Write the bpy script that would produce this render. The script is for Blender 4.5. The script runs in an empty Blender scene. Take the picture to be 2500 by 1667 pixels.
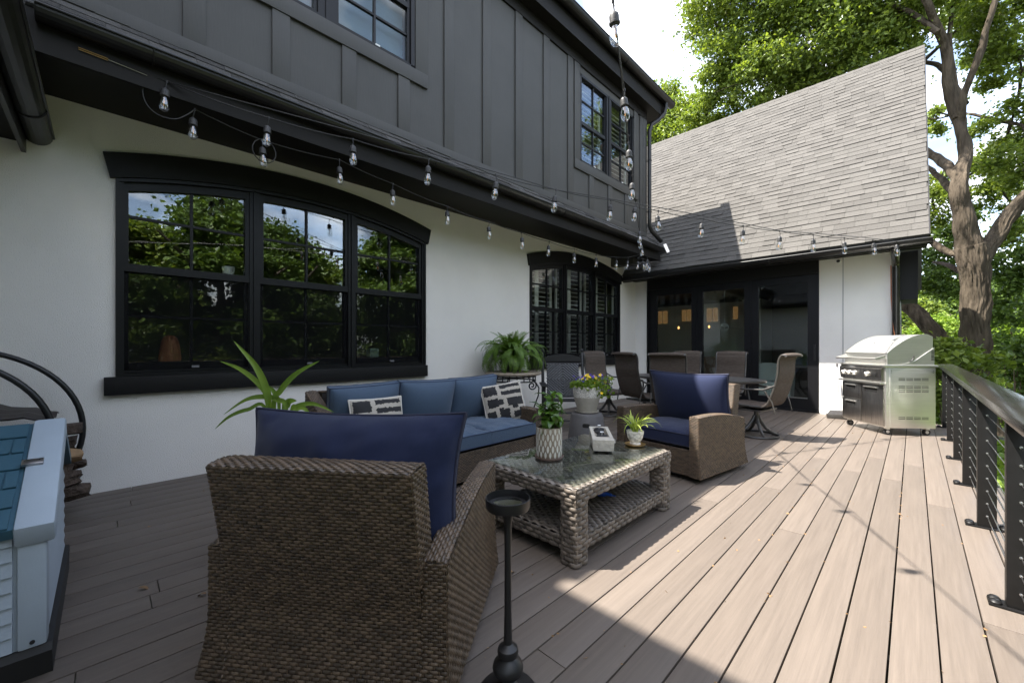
import bpy, bmesh, math, random
import numpy as np
from mathutils import Vector, Matrix, noise as mnoise
R = math.radians; PI = math.pi
random.seed(11); rng = np.random.default_rng(11)
S = bpy.context.scene
C = S.collection

# ------------------------------------------------------------------ camera
CAMH = 1.22; YAW = 0.7813; FPX = 987.8; HY = 844.8
cd = bpy.data.cameras.new('camera'); cam = bpy.data.objects.new('camera', cd); C.objects.link(cam)
cam.location = (0, 0, CAMH); cam.rotation_euler = (R(90), 0, YAW)
cd.sensor_width = 36; cd.lens = 36 * FPX / 2500; cd.shift_y = (HY - 833.5) / 2500
cd.clip_start = 0.05; cd.clip_end = 1000
S.camera = cam
S.render.engine = 'CYCLES'; S.cycles.max_bounces = 12; S.cycles.diffuse_bounces = 6; S.cycles.transparent_max_bounces = 24; S.render.resolution_x = 1024; S.render.resolution_y = 682
# ------------------------------------------------------------------ world, sun, exposure
SUN = Vector((0.38, 0.40, -1.0))
sun_el = math.atan2(1, math.hypot(SUN.x, SUN.y)); sun_rot = math.atan2(-SUN.x, -SUN.y)
W = bpy.data.worlds.new('World'); S.world = W; W.use_nodes = True
nt = W.node_tree; nt.nodes.clear()
def N(t, kind, **kw):
    n = t.nodes.new(kind)
    for k, v in kw.items():
        if k.startswith('i_'): n.inputs[k[2:].replace('_', ' ')].default_value = v
        else: setattr(n, k, v)
    return n
out = N(nt, 'ShaderNodeOutputWorld'); bg = N(nt, 'ShaderNodeBackground'); bg.inputs[1].default_value = 0.15
sky = N(nt, 'ShaderNodeTexSky', sky_type='NISHITA', sun_disc=False, sun_elevation=sun_el, sun_rotation=sun_rot)
sky.air_density = 1.0; sky.dust_density = 1.4; sky.ozone_density = 1.2
tc = N(nt, 'ShaderNodeTexCoord'); sp = N(nt, 'ShaderNodeSeparateXYZ'); nt.links.new(tc.outputs['Generated'], sp.inputs[0])
mz = N(nt, 'ShaderNodeMath', operation='MAXIMUM'); nt.links.new(sp.outputs[2], mz.inputs[0]); mz.inputs[1].default_value = 0.0
az = N(nt, 'ShaderNodeMath', operation='ADD'); nt.links.new(mz.outputs[0], az.inputs[0]); az.inputs[1].default_value = 0.25
dx = N(nt, 'ShaderNodeMath', operation='DIVIDE'); dy = N(nt, 'ShaderNodeMath', operation='DIVIDE')
nt.links.new(sp.outputs[0], dx.inputs[0]); nt.links.new(az.outputs[0], dx.inputs[1]); nt.links.new(sp.outputs[1], dy.inputs[0]); nt.links.new(az.outputs[0], dy.inputs[1])
cb = N(nt, 'ShaderNodeCombineXYZ'); nt.links.new(dx.outputs[0], cb.inputs[0]); nt.links.new(dy.outputs[0], cb.inputs[1])
nz = N(nt, 'ShaderNodeTexNoise'); nz.inputs['Scale'].default_value = 1.5; nz.inputs['Detail'].default_value = 9; nz.inputs['Roughness'].default_value = 0.55; nz.inputs['Distortion'].default_value = 0.4
nt.links.new(cb.outputs[0], nz.inputs['Vector'])
cr = N(nt, 'ShaderNodeValToRGB'); cr.color_ramp.elements[0].position = 0.36; cr.color_ramp.elements[1].position = 0.60
cr.color_ramp.elements[0].color = (0.18, 0.18, 0.18, 1); cr.color_ramp.elements[1].color = (0.94, 0.94, 0.94, 1)
nt.links.new(nz.outputs[0], cr.inputs[0])
nz2 = N(nt, 'ShaderNodeTexNoise'); nz2.inputs['Scale'].default_value = 3.3; nz2.inputs['Detail'].default_value = 6; nt.links.new(cb.outputs[0], nz2.inputs['Vector'])
cc = N(nt, 'ShaderNodeMixRGB'); cc.inputs[1].default_value = (.80, .88, 1.02, 1); cc.inputs[2].default_value = (5.6, 5.4, 5.05, 1)
cr2 = N(nt, 'ShaderNodeMapRange'); cr2.inputs['From Min'].default_value = .45; cr2.inputs['From Max'].default_value = .63; nt.links.new(nz2.outputs[0], cr2.inputs[0]); nt.links.new(cr2.outputs[0], cc.inputs[0])
mx = N(nt, 'ShaderNodeMixRGB'); nt.links.new(cr.outputs[0], mx.inputs[0]); nt.links.new(sky.outputs[0], mx.inputs[1]); nt.links.new(cc.outputs[0], mx.inputs[2])
nt.links.new(mx.outputs[0], bg.inputs[0]); nt.links.new(bg.outputs[0], out.inputs[0])
sl = bpy.data.lights.new('sun', 'SUN'); sl.energy = 3.4; sl.angle = R(0.55); sl.color = (1.0, 0.95, 0.87)
so = bpy.data.objects.new('sun', sl); C.objects.link(so); so.rotation_euler = SUN.to_track_quat('-Z', 'Y').to_euler(); so.location = (-6, -6, 15)
S.view_settings.view_transform = 'Standard'; S.view_settings.look = 'None'; S.view_settings.exposure = 2.60; S.view_settings.gamma = 1
try: S.view_settings.use_curve_mapping = False
except Exception: pass

# ------------------------------------------------------------------ helpers
def at(px, py, dep):                     # a point seen at a photo position, at a given distance along the optical axis
    r = (px - 1250) / FPX; u = -(py - HY) / FPX; c, s = math.cos(YAW), math.sin(YAW)
    return Vector((dep * (-s + r * c), dep * (c + r * s), CAMH + dep * u))

class MB:
    def __init__(self): self.v = []; self.f = []
    def add(self, vs, fs):
        o = len(self.v); self.v.extend([tuple(p) for p in vs]); self.f.extend([tuple(i + o for i in q) for q in fs]); return self
    def box(self, a, b):
        x0, y0, z0 = a; x1, y1, z1 = b
        return self.add([(x0,y0,z0),(x1,y0,z0),(x1,y1,z0),(x0,y1,z0),(x0,y0,z1),(x1,y0,z1),(x1,y1,z1),(x0,y1,z1)],
                        [(0,3,2,1),(4,5,6,7),(0,1,5,4),(1,2,6,5),(2,3,7,6),(3,0,4,7)])
    def obox(self, c, s, M=None):
        m = MB().box([-k / 2 for k in s], [k / 2 for k in s]); M = M or Matrix.Identity(3)
        return self.add([M @ Vector(p) + Vector(c) for p in m.v], m.f)
    def bar(self, p, q, w, h, up=(0,0,1)):
        p, q = Vector(p), Vector(q); d = (q - p); L = d.length; d.normalize(); u = Vector(up)
        s = d.cross(u)
        if s.length < 1e-4: s = d.cross(Vector((1,0,0)))
        s.normalize(); u = s.cross(d)
        M = Matrix((s, d, u)).transposed()
        return self.obox((p + q) / 2, (w, L, h), M)
    def tube(self, pts, r, n=8, caps=True, closed=False):
        P = [Vector(p) for p in pts]; k = len(P); rs = r if hasattr(r, '__len__') else [r] * k
        o = len(self.v); prev = None
        for i, p in enumerate(P):
            if closed: t = P[(i + 1) % k] - P[i - 1]
            else: t = P[min(i + 1, k - 1)] - P[max(i - 1, 0)]
            if t.length < 1e-9: t = Vector((0,0,1))
            t.normalize()
            if prev is None:
                a = Vector((0,0,1)) if abs(t.z) < .9 else Vector((1,0,0)); s = t.cross(a).normalized()
            else:
                s = prev - t * prev.dot(t)
                s = s.normalized() if s.length > 1e-6 else t.orthogonal().normalized()
            prev = s; b = t.cross(s)
            for j in range(n):
                a = 2 * PI * j / n; self.v.append(tuple(p + (s * math.cos(a) + b * math.sin(a)) * rs[i]))
        for i in range(k if closed else k - 1):
            i2 = (i + 1) % k
            for j in range(n): self.f.append((o + i*n + j, o + i*n + (j+1) % n, o + i2*n + (j+1) % n, o + i2*n + j))
        if caps and not closed:
            self.f.append(tuple(o + j for j in range(n))[::-1]); self.f.append(tuple(o + (k-1)*n + j for j in range(n)))
        return self
    def lathe(self, prof, n=24, c=(0,0,0), caps=True):
        o = len(self.v); k = len(prof)
        for r, z in prof:
            for j in range(n):
                a = 2 * PI * j / n; self.v.append((c[0] + r * math.cos(a), c[1] + r * math.sin(a), c[2] + z))
        for i in range(k - 1):
            for j in range(n): self.f.append((o+i*n+j, o+i*n+(j+1) % n, o+(i+1)*n+(j+1) % n, o+(i+1)*n+j))
        if caps:
            self.f.append(tuple(o + j for j in range(n))[::-1]); self.f.append(tuple(o + (k-1)*n + j for j in range(n)))
        return self
    def prism(self, poly, axis, a0, a1):
        k = len(poly); ins = {'x': lambda p, a: (a, p[0], p[1]), 'y': lambda p, a: (p[0], a, p[1]), 'z': lambda p, a: (p[0], p[1], a)}[axis]
        vs = [ins(p, a0) for p in poly] + [ins(p, a1) for p in poly]
        return self.add(vs, [tuple(range(k))[::-1], tuple(range(k, 2*k))] + [(i, (i+1) % k, k + (i+1) % k, k + i) for i in range(k)])
    def sheet(self, grid):
        a, b = len(grid), len(grid[0])
        return self.add([p for row in grid for p in row], [(i*b+j, i*b+j+1, (i+1)*b+j+1, (i+1)*b+j) for i in range(a-1) for j in range(b-1)])
    def xf(self, M):
        self.v = [tuple(M @ Vector(p)) for p in self.v]; return self
    def mesh(self, name, smooth=True, bevel=0, ang=40, normals=True):
        me = bpy.data.meshes.new(name); me.from_pydata(self.v, [], self.f); me.update()
        if bevel or normals:
            bm = bmesh.new(); bm.from_mesh(me)
            if normals: bmesh.ops.recalc_face_normals(bm, faces=bm.faces)
            if bevel: bmesh.ops.bevel(bm, geom=list(bm.edges), offset=bevel, segments=2, affect='EDGES', profile=.6, clamp_overlap=True)
            bm.to_mesh(me); bm.free()
        if smooth:
            me.shade_smooth(); me.set_sharp_from_angle(angle=R(ang))
        return me
    def build(self, name, mat, parent=None, smooth=True, bevel=0, org=None, kind=None, ang=40, normals=True, loc=None, rot=None):
        if org is not None: self.v = [(p[0]-org[0], p[1]-org[1], p[2]-org[2]) for p in self.v]
        return obj(name, self.mesh(name, smooth, bevel, ang, normals), mat, parent, kind, loc, rot)

def obj(name, me, mat=None, parent=None, kind=None, loc=None, rot=None):
    if mat is not None and len(me.materials) == 0: me.materials.append(mat)
    o = bpy.data.objects.new(name, me); C.objects.link(o)
    if parent is not None: o.parent = parent
    if kind: o['kind'] = kind
    if loc is not None: o.location = loc
    if rot is not None: o.rotation_euler = rot
    return o
def tag(o, label, cat, group=None):
    o['label'] = label; o['category'] = cat
    if group: o['group'] = group
    return o
def thing(name, label, cat, loc=(0,0,0), rz=0, group=None):
    o = bpy.data.objects.new(name, None); C.objects.link(o); o.empty_display_size = .2
    o.location = loc; o.rotation_euler = (0, 0, rz); return tag(o, label, cat, group)
def copy_tree(o, parent=None):
    c = o.copy(); C.objects.link(c); c.parent = parent
    for ch in list(o.children): copy_tree(ch, c)
    return c

# ------------------------------------------------------------------ materials
def pm(name, col, rough=.55, metal=0, nscale=0, namp=.15, stretch=(1,1,1), bump=0, bscale=0, orand=0, irand=0, spec=.5, coords='Object', detail=5, bstretch=None, trans=0, sheen=0, hue=None, rvar=0):
    m = bpy.data.materials.new(name); m.use_nodes = True; t = m.node_tree; b = t.nodes['Principled BSDF']; L = t.links.new
    b.inputs['Roughness'].default_value = rough; b.inputs['Metallic'].default_value = metal
    b.inputs['Specular IOR Level'].default_value = spec
    if sheen: b.inputs['Sheen Weight'].default_value = sheen
    tc = N(t, 'ShaderNodeTexCoord'); mp = N(t, 'ShaderNodeMapping'); mp.inputs['Scale'].default_value = stretch; L(tc.outputs[coords], mp.inputs[0])
    terms = []
    noi = None
    if nscale:
        noi = N(t, 'ShaderNodeTexNoise'); noi.inputs['Scale'].default_value = nscale; noi.inputs['Detail'].default_value = detail; noi.inputs['Roughness'].default_value = .6
        L(mp.outputs[0], noi.inputs['Vector']); terms.append((noi.outputs[0], namp * 2.2))
    if orand:
        oi = N(t, 'ShaderNodeObjectInfo'); terms.append((oi.outputs['Random'], orand))
        if nscale:                              # shift the grain from piece to piece
            ad = N(t, 'ShaderNodeVectorMath', operation='ADD'); sc = N(t, 'ShaderNodeMath', operation='MULTIPLY'); sc.inputs[1].default_value = 57
            L(oi.outputs['Random'], sc.inputs[0]); L(mp.outputs[0], ad.inputs[0]); L(sc.outputs[0], ad.inputs[1]); L(ad.outputs[0], noi.inputs['Vector'])
    if irand:
        gi = N(t, 'ShaderNodeNewGeometry'); terms.append((gi.outputs['Random Per Island'], irand))
    if terms:
        acc = None
        for o, w in terms:
            s1 = N(t, 'ShaderNodeMath', operation='SUBTRACT'); L(o, s1.inputs[0]); s1.inputs[1].default_value = .5
            s2 = N(t, 'ShaderNodeMath', operation='MULTIPLY'); L(s1.outputs[0], s2.inputs[0]); s2.inputs[1].default_value = 2 * w
            if acc is None: acc = s2.outputs[0]
            else:
                a = N(t, 'ShaderNodeMath', operation='ADD'); L(acc, a.inputs[0]); L(s2.outputs[0], a.inputs[1]); acc = a.outputs[0]
        rp = N(t, 'ShaderNodeMapRange'); rp.inputs['From Min'].default_value = -1; rp.inputs['From Max'].default_value = 1
        rp.inputs['To Min'].default_value = 0; rp.inputs['To Max'].default_value = 1; L(acc, rp.inputs[0])
        mixc = N(t, 'ShaderNodeMixRGB'); L(rp.outputs[0], mixc.inputs[0])
        c2 = hue or col
        mixc.inputs[1].default_value = (0, 0, 0, 1) if not hue else (*col, 1)
        mixc.inputs[2].default_value = (*[2 * k for k in col], 1) if not hue else (*hue, 1)
        L(mixc.outputs[0], b.inputs['Base Color']); csock = mixc.outputs[0]
    else:
        b.inputs['Base Color'].default_value = (*col, 1); csock = None
    if rvar and noi:
        rr = N(t, 'ShaderNodeMapRange'); L(noi.outputs[0], rr.inputs[0]); rr.inputs['To Min'].default_value = max(0, rough - rvar); rr.inputs['To Max'].default_value = min(1, rough + rvar); L(rr.outputs[0], b.inputs['Roughness'])
    if bump:
        bn = N(t, 'ShaderNodeTexNoise'); bn.inputs['Scale'].default_value = bscale or nscale; bn.inputs['Detail'].default_value = 4
        bm_ = N(t, 'ShaderNodeMapping'); bm_.inputs['Scale'].default_value = bstretch or stretch; L(tc.outputs[coords], bm_.inputs[0]); L(bm_.outputs[0], bn.inputs['Vector'])
        bp = N(t, 'ShaderNodeBump'); bp.inputs['Strength'].default_value = bump; bp.inputs['Distance'].default_value = .06 if 'bark' in name else .01; L(bn.outputs[0], bp.inputs['Height']); L(bp.outputs[0], b.inputs['Normal'])
    if trans:
        tr = N(t, 'ShaderNodeBsdfTranslucent'); ms = N(t, 'ShaderNodeMixShader'); ms.inputs[0].default_value = trans
        if csock is not None:
            br = N(t, 'ShaderNodeMixRGB', blend_type='MULTIPLY'); br.inputs[0].default_value = 1; br.inputs[2].default_value = (1.0, 1.0, .45, 1); L(csock, br.inputs[1]); L(br.outputs[0], tr.inputs[0])
        else: tr.inputs[0].default_value = (*col, 1)
        o = t.nodes['Material Output']; L(b.outputs[0], ms.inputs[1]); L(tr.outputs[0], ms.inputs[2]); L(ms.outputs[0], o.inputs[0])
    return m
def emit(name, col, st):
    m = bpy.data.materials.new(name); m.use_nodes = True; t = m.node_tree; t.nodes.clear()
    e = N(t, 'ShaderNodeEmission'); e.inputs[0].default_value = (*col, 1); e.inputs[1].default_value = st; o = N(t, 'ShaderNodeOutputMaterial'); t.links.new(e.outputs[0], o.inputs[0]); return m
def glass(name, tint=(.8,.85,.83), base=.06, gain=1.6, rough=0.0):
    m = bpy.data.materials.new(name); m.use_nodes = True; t = m.node_tree; t.nodes.clear(); L = t.links.new
    tr = N(t, 'ShaderNodeBsdfTransparent'); tr.inputs[0].default_value = (*tint, 1); gl = N(t, 'ShaderNodeBsdfGlossy'); gl.inputs['Roughness'].default_value = rough; gl.inputs[0].default_value = (.95, .97, 1, 1)
    lw = N(t, 'ShaderNodeLayerWeight'); lw.inputs[0].default_value = .5
    pw = N(t, 'ShaderNodeMath', operation='POWER'); L(lw.outputs['Facing'], pw.inputs[0]); pw.inputs[1].default_value = 4.5
    sk_ = N(t, 'ShaderNodeMath', operation='MULTIPLY_ADD'); L(pw.outputs[0], sk_.inputs[0]); sk_.inputs[1].default_value = .96; sk_.inputs[2].default_value = .04
    ma = N(t, 'ShaderNodeMath', operation='MULTIPLY_ADD', use_clamp=True); L(sk_.outputs[0], ma.inputs[0]); ma.inputs[1].default_value = gain; ma.inputs[2].default_value = base
    mi = N(t, 'ShaderNodeMixShader'); L(ma.outputs[0], mi.inputs[0]); L(tr.outputs[0], mi.inputs[1]); L(gl.outputs[0], mi.inputs[2])
    o = N(t, 'ShaderNodeOutputMaterial'); L(mi.outputs[0], o.inputs[0]); return m
def screenmat(name, cov=.6):
    m = bpy.data.materials.new(name); m.use_nodes = True; t = m.node_tree; t.nodes.clear(); L = t.links.new
    tr = N(t, 'ShaderNodeBsdfTransparent'); d = N(t, 'ShaderNodeBsdfDiffuse'); d.inputs[0].default_value = (.012, .012, .013, 1)
    mi = N(t, 'ShaderNodeMixShader'); mi.inputs[0].default_value = cov; L(tr.outputs[0], mi.inputs[1]); L(d.outputs[0], mi.inputs[2]); o = N(t, 'ShaderNodeOutputMaterial'); L(mi.outputs[0], o.inputs[0]); return m

M = {}
M['stucco'] = pm('stucco', (0.8000, 0.7732, 0.7296), .85, nscale=1.1, namp=.05, bump=.75, bscale=150, spec=.2, detail=9)
M['siding'] = pm('siding', (0.0605, 0.0588, 0.0554), .55, nscale=1.7, namp=.12, bump=.10, bscale=60, bstretch=(1, 1, .12), spec=.35)
M['trimblack'] = pm('trimblack', (0.0086, 0.0083, 0.0083), .55, spec=.25, nscale=5, namp=.12, bump=.05, bscale=90)
M['winblack'] = pm('winblack', (0.0050, 0.0050, 0.0061), .42, spec=.3, nscale=6, namp=.1)
M['soffit'] = pm('soffit', (0.0110, 0.0099, 0.0086), .6, nscale=3, namp=.15, spec=.2)
M['gutter'] = pm('gutter', (0.0134, 0.0126, 0.0122), .33, nscale=7, namp=.2, spec=.4)
M['copper'] = pm('copper', (0.0420, 0.0385, 0.0350), .22, metal=.4, nscale=6, namp=.25, spec=.7)
M['shingle'] = pm('shingle', (0.0903, 0.0853, 0.0789), .93, nscale=260, namp=.30, orand=.13, spec=.12, bump=.6, bscale=420, coords='Object')
M['shinglefield'] = pm('shinglefield', (0.0903, 0.0853, 0.0789), .93, nscale=260, namp=.30, irand=.13, spec=.12, bump=.6, bscale=420)
M['skirtshingle'] = pm('skirtshingle', (0.0920, 0.0880, 0.0848), .9, nscale=240, namp=.5, irand=.3, spec=.15, bump=.7, bscale=380)
M['flash'] = pm('flash', (.6, .6, .6), .35, metal=.9)
M['deck'] = pm('deck', (0.1160, 0.0948, 0.0783), .52, nscale=9, namp=.15, stretch=(7, .22, 1), orand=.04, bump=.14, bscale=26, bstretch=(12, .4, 1), spec=.38, detail=8)
M['joist'] = pm('joist', (.05, .045, .04), .9)
M['glass'] = glass('glass', (.92, .95, .94), .045, 1.35)
M['doorglass'] = glass('doorglass', (.86, .90, .88), .03, 1.1)
M['screen'] = screenmat('screen', .27)
M['room'] = pm('room', (.20, .18, .155), .9, nscale=2, namp=.1)
M['blackmetal'] = pm('blackmetal', (0.0078, 0.0078, 0.0083), .42, nscale=18, namp=.2, bump=.05, bscale=120)
M['railpost'] = pm('railpost', (0.0063, 0.0060, 0.0060), .42, spec=.3, nscale=14, namp=.3)
M['railtop'] = pm('railtop', (0.0126, 0.0119, 0.0108), .16, nscale=8, namp=.25, spec=.5, rvar=.05)
M['cable'] = pm('cable', (.55, .55, .55), .3, metal=1)
M['wick'] = pm('wick', (0.0748, 0.0508, 0.0317), .40, nscale=35, namp=.25, irand=.42, spec=.5)
M['wickdark'] = pm('wickdark', (.018, .013, .010), .7)
M['wicktable'] = pm('wicktable', (0.1286, 0.1067, 0.0876), .40, nscale=30, namp=.25, irand=.34, spec=.5, bump=.3, bscale=160, bstretch=(1, 1, 1))
M['navy'] = pm('navy', (.0085, .0140, .0440), .8, nscale=500, namp=.18, bump=.25, bscale=700, spec=.2, sheen=.15)
M['navypipe'] = pm('navypipe', (.008, .010, .030), .8)
M['denim'] = pm('denim', (0.0570, 0.0874, 0.1358), .82, nscale=300, namp=.32, bump=.3, bscale=500, spec=.2, sheen=.15)
M['denimpipe'] = pm('denimpipe', (.022, .036, .075), .85)
M['candle'] = pm('candle', (0.0084, 0.0084, 0.0091), .42, nscale=20, namp=.1)
M['white'] = pm('white', (0.6750, 0.6750, 0.6570), .5, nscale=9, namp=.05)
M['cable_black'] = pm('cable_black', (.018, .017, .017), .5)
M['socket'] = pm('socket', (.035, .034, .034), .55, nscale=40, namp=.2)
M['bulb'] = glass('bulb', (.96, .97, .96), .10, 1.6)
M['filament'] = pm('filament', (.75, .30, .03), .4)
M['steel'] = pm('steel', (.78, .77, .73), .42, metal=1, nscale=4, namp=.07, stretch=(1, 1, 30), bump=.03, bscale=8, bstretch=(1, 1, 60), rvar=.07)
M['steeldark'] = pm('steeldark', (.42, .40, .38), .30, metal=1, nscale=5, namp=.2, stretch=(9, 9, 1), rvar=.08)
M['dark'] = pm('dark', (.008, .008, .008), .6)
M['rubber'] = pm('rubber', (.02, .02, .02), .7)
M['sling'] = pm('sling', (0.0788, 0.0622, 0.0510), .8, nscale=16, namp=.42, stretch=(1, 1, 9), bump=.3, bscale=260, spec=.2)
M['bronze'] = pm('bronze', (0.0413, 0.0375, 0.0338), .36, nscale=20, namp=.2, spec=.6)
M['tabletop'] = pm('tabletop', (0.0800, 0.0736, 0.0680), .4, nscale=14, namp=.2, orand=.1)
M['rocker'] = pm('rocker', (0.0123, 0.0123, 0.0134), .5, nscale=25, namp=.2)
M['rockweave'] = pm('rockweave', (0.0720, 0.0732, 0.0792), .5, nscale=60, namp=.3, irand=.2)
M['stone'] = pm('stone', (0.2640, 0.2160, 0.1600), .6, nscale=22, namp=.35, bump=.3, bscale=40)
M['stool'] = pm('stool', (0.1062, 0.1020, 0.1037), .6, nscale=12, namp=.12)
M['potgrey'] = pm('potgrey', (0.4100, 0.3854, 0.3280), .45, nscale=20, namp=.10)
M['terracotta'] = pm('terracotta', (0.1520, 0.1040, 0.0840), .55, nscale=20, namp=.15)
M['soil'] = pm('soil', (.03, .022, .016), .95, nscale=40, namp=.5, bump=1, bscale=60)
M['concrete'] = pm('concrete', (0.4144, 0.3848, 0.3330), .85, nscale=28, namp=.14, bump=.7, bscale=70, detail=9)
M['lava'] = pm('lava', (.022, .022, .025), .6, nscale=30, namp=.3, bump=.6, bscale=60)
M['gold'] = pm('gold', (.42, .27, .10), .35, metal=.8, nscale=30, namp=.2)
M['teal'] = pm('teal', (0.0320, 0.0920, 0.1320), .5, nscale=6, namp=.12, bump=.1, bscale=120)
M['shedwhite'] = pm('shedwhite', (0.3444, 0.4018, 0.4592), .55, nscale=5, namp=.05, bump=.08, bscale=150)
M['bark'] = pm('bark', (0.0766, 0.0611, 0.0451), .95, nscale=9, namp=.62, stretch=(1, 1, .14), bump=1.0, bscale=16, bstretch=(1, 1, .13), spec=.1, detail=8)
M['barkdark'] = pm('barkdark', (.075, .06, .05), .95, nscale=8, namp=.4, stretch=(1, 1, .2), bump=1, bscale=12, bstretch=(1, 1, .2), spec=.1)
M['logbark'] = pm('logbark', (0.0600, 0.0416, 0.0304), .95, nscale=9, namp=.5, stretch=(.3, 1, 1), bump=1, bscale=14, bstretch=(.2, 1, 1))
M['logwood'] = pm('logwood', (.30, .19, .10), .85, nscale=12, namp=.35, stretch=(.15, 1, 1))
M['tarp'] = pm('tarp', (0.0266, 0.0196, 0.0175), .5, nscale=6, namp=.2)
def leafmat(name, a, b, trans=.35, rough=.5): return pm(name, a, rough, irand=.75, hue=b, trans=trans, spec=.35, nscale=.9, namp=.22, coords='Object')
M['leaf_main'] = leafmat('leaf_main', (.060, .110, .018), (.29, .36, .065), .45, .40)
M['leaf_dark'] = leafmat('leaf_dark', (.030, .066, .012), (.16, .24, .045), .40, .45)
M['leaf_lime'] = leafmat('leaf_lime', (.09, .17, .018), (.27, .38, .05), .48)
M['leaf_red'] = leafmat('leaf_red', (.07, .02, .012), (.22, .06, .03), .35)
M['fern'] = pm('fern', (.06, .135, .020), .5, irand=.5, hue=(.19, .31, .045), trans=.35)
M['strap'] = pm('strap', (.09, .19, .025), .36, nscale=6, namp=.4, orand=.3, hue=(.28, .42, .06), trans=.42, stretch=(1, 1, 1))
M['coffeeleaf'] = pm('coffeeleaf', (.022, .065, .012), .28, orand=.6, hue=(.14, .27, .03), trans=.28, spec=.6)
M['spider'] = pm('spider', (.16, .26, .03), .45, orand=.7, hue=(.72, .80, .20), trans=.40)
M['stem'] = pm('stem', (.10, .07, .04), .8)
M['ground'] = pm('ground', (.045, .055, .022), .95, nscale=.8, namp=.45, bump=.6, bscale=9, detail=9)

# ================================================================== SETTING: ground, deck
g = MB(); n = 60
def gz(x, y):
    b = -1.15 - .10 * max(0, x - 1.5) - .03 * max(0, y - 12)
    b += .25 * mnoise.noise(Vector((x * .15, y * .15, 3)))
    return max(b, -3.4) if math.hypot(x, y) < 120 else -3.4
xs = np.concatenate([np.linspace(-400, -30, 8), np.linspace(-25, 35, 41), np.linspace(45, 400, 8)]); ys = np.concatenate([np.linspace(-400, -30, 8), np.linspace(-25, 60, 51), np.linspace(75, 400, 8)])
g.sheet([[(x, y, gz(x, y)) for y in ys] for x in xs])
o = g.build('ground', M['ground']); o['kind'] = 'structure'

dk = bpy.data.objects.new('deck', None); C.objects.link(dk); dk['kind'] = 'structure'; dk.location = (-2.2, 3.6, 0)
DO = (-2.2, 3.6, 0)
PITCH = .144; X0D = -.502 - 30 * PITCH
bmesh_cache = {}
def board_mesh(L):
    k = round(L, 2)
    if k not in bmesh_cache:
        bmesh_cache[k] = MB().box((-.0688, -L / 2, -.025), (.0688, L / 2, 0)).mesh('deck_board', True, .0022)
    return bmesh_cache[k]
rb = random.Random(5)
joints = {30: 1.36, 26: 2.02, 32: None}
for i in range(0, 38):
    x = X0D + i * PITCH + PITCH / 2
    if x < -4.83 - .06 or x > .52: continue
    y = -2.6; ends = [-2.6]
    first = rb.uniform(.4, 4.2)
    cur = -2.6 + first
    while cur < 8.6: ends.append(cur); cur += rb.choice([4.88, 6.1, 6.1])
    ends.append(9.15)
    for a, b in zip(ends[:-1], ends[1:]):
        L = b - a - .004
        obj('deck_board', board_mesh(L), M['deck'], dk, loc=(x - DO[0] + rb.uniform(-.0008, .0008), (a + b) / 2 - DO[1], rb.uniform(-.0006, .0006)))
jm = MB().box((-4.83 - DO[0], -.02, -.25), (.46 - DO[0], .02, -.03)).mesh('joist', False); pmj = MB().box((-.06, -.06, -3.5), (.06, .06, -.25)).mesh('support_post', False)
for k in range(30): obj('joist', jm, M['joist'], dk, loc=(0, -2.58 + k * .4 - DO[1], 0))
MB().box((.50, -2.6, -.30), (.53, 9.15, -.004)).build('rim_board', M['joist'], dk, smooth=False, org=DO)
for k in range(7):
    for x in (-4.0, -1.6, .3): obj('support_post', pmj, M['joist'], dk, loc=(x - DO[0], -2.24 + k * 1.85 - DO[1], 0))

# ================================================================== HOUSE
XW, XU, YB = -4.83, -4.10, 9.16
HO = (-4.83, 4.5, 0.0)
house = thing('house', 'white stucco house with charcoal upper siding and steep grey shingle roofs', 'house', HO)
def hb(m, name, mat, parent=house, **k): return m.build(name, M[mat] if isinstance(mat, str) else mat, parent, org=HO, **k)
R1, R2 = 5.84, 5.785
zb = lambda d: 2.855 - (R1 - math.sqrt(R1 * R1 - d * d))
zt = lambda d: 3.07 - (R2 - math.sqrt(R2 * R2 - d * d))
WC = (1.608, 6.850)
# ---- main stucco wall with the two arched openings
w = MB(); cuts = sorted([-3.0] + [c + s * 1.54 for c in WC for s in (-1, 1)] + [9.36])
for a, b in zip(cuts[:-1], cuts[1:]):
    inside = [c for c in WC if abs((a + b) / 2 - c) < 1.5]
    if not inside: w.box((XW - .2, a, -.4), (XW, b, 3.24))
    else:
        c = inside[0]; w.box((XW - .2, a, -.4), (XW, b, .90))
        ds = np.linspace(-1.54, 1.54, 29); poly = [(c + d, zb(d) + .03) for d in ds] + [(c + 1.54, 3.24), (c - 1.54, 3.24)]
        k = len(ds)
        for q in range(k - 1): w.prism([(c + ds[q], zb(ds[q]) + .03), (c + ds[q+1], zb(ds[q+1]) + .03), (c + ds[q+1], 3.24), (c + ds[q], 3.24)], 'x', XW - .2, XW)
hb(w, 'stucco_wall', 'stucco', smooth=False)
def arcpoly(c, d0, d1, lo, hi, n=14):
    ds = np.linspace(d0, d1, n); return [(c + d, lo(d)) for d in ds] + [(c + d, hi(d)) for d in ds[::-1]]
def arcbar(m, c, d0, d1, lo, hi, x0, x1, n=14):
    ds = np.linspace(d0, d1, n)
    for a, b in zip(ds[:-1], ds[1:]): m.prism([(c+a, lo(a)), (c+b, lo(b)), (c+b, hi(b)), (c+a, hi(a))], 'x', x0, x1)
UN = [(-1.458, -.595, -1.024), (-.431, .427, 0.0), (.582, 1.447, 1.016)]
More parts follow.
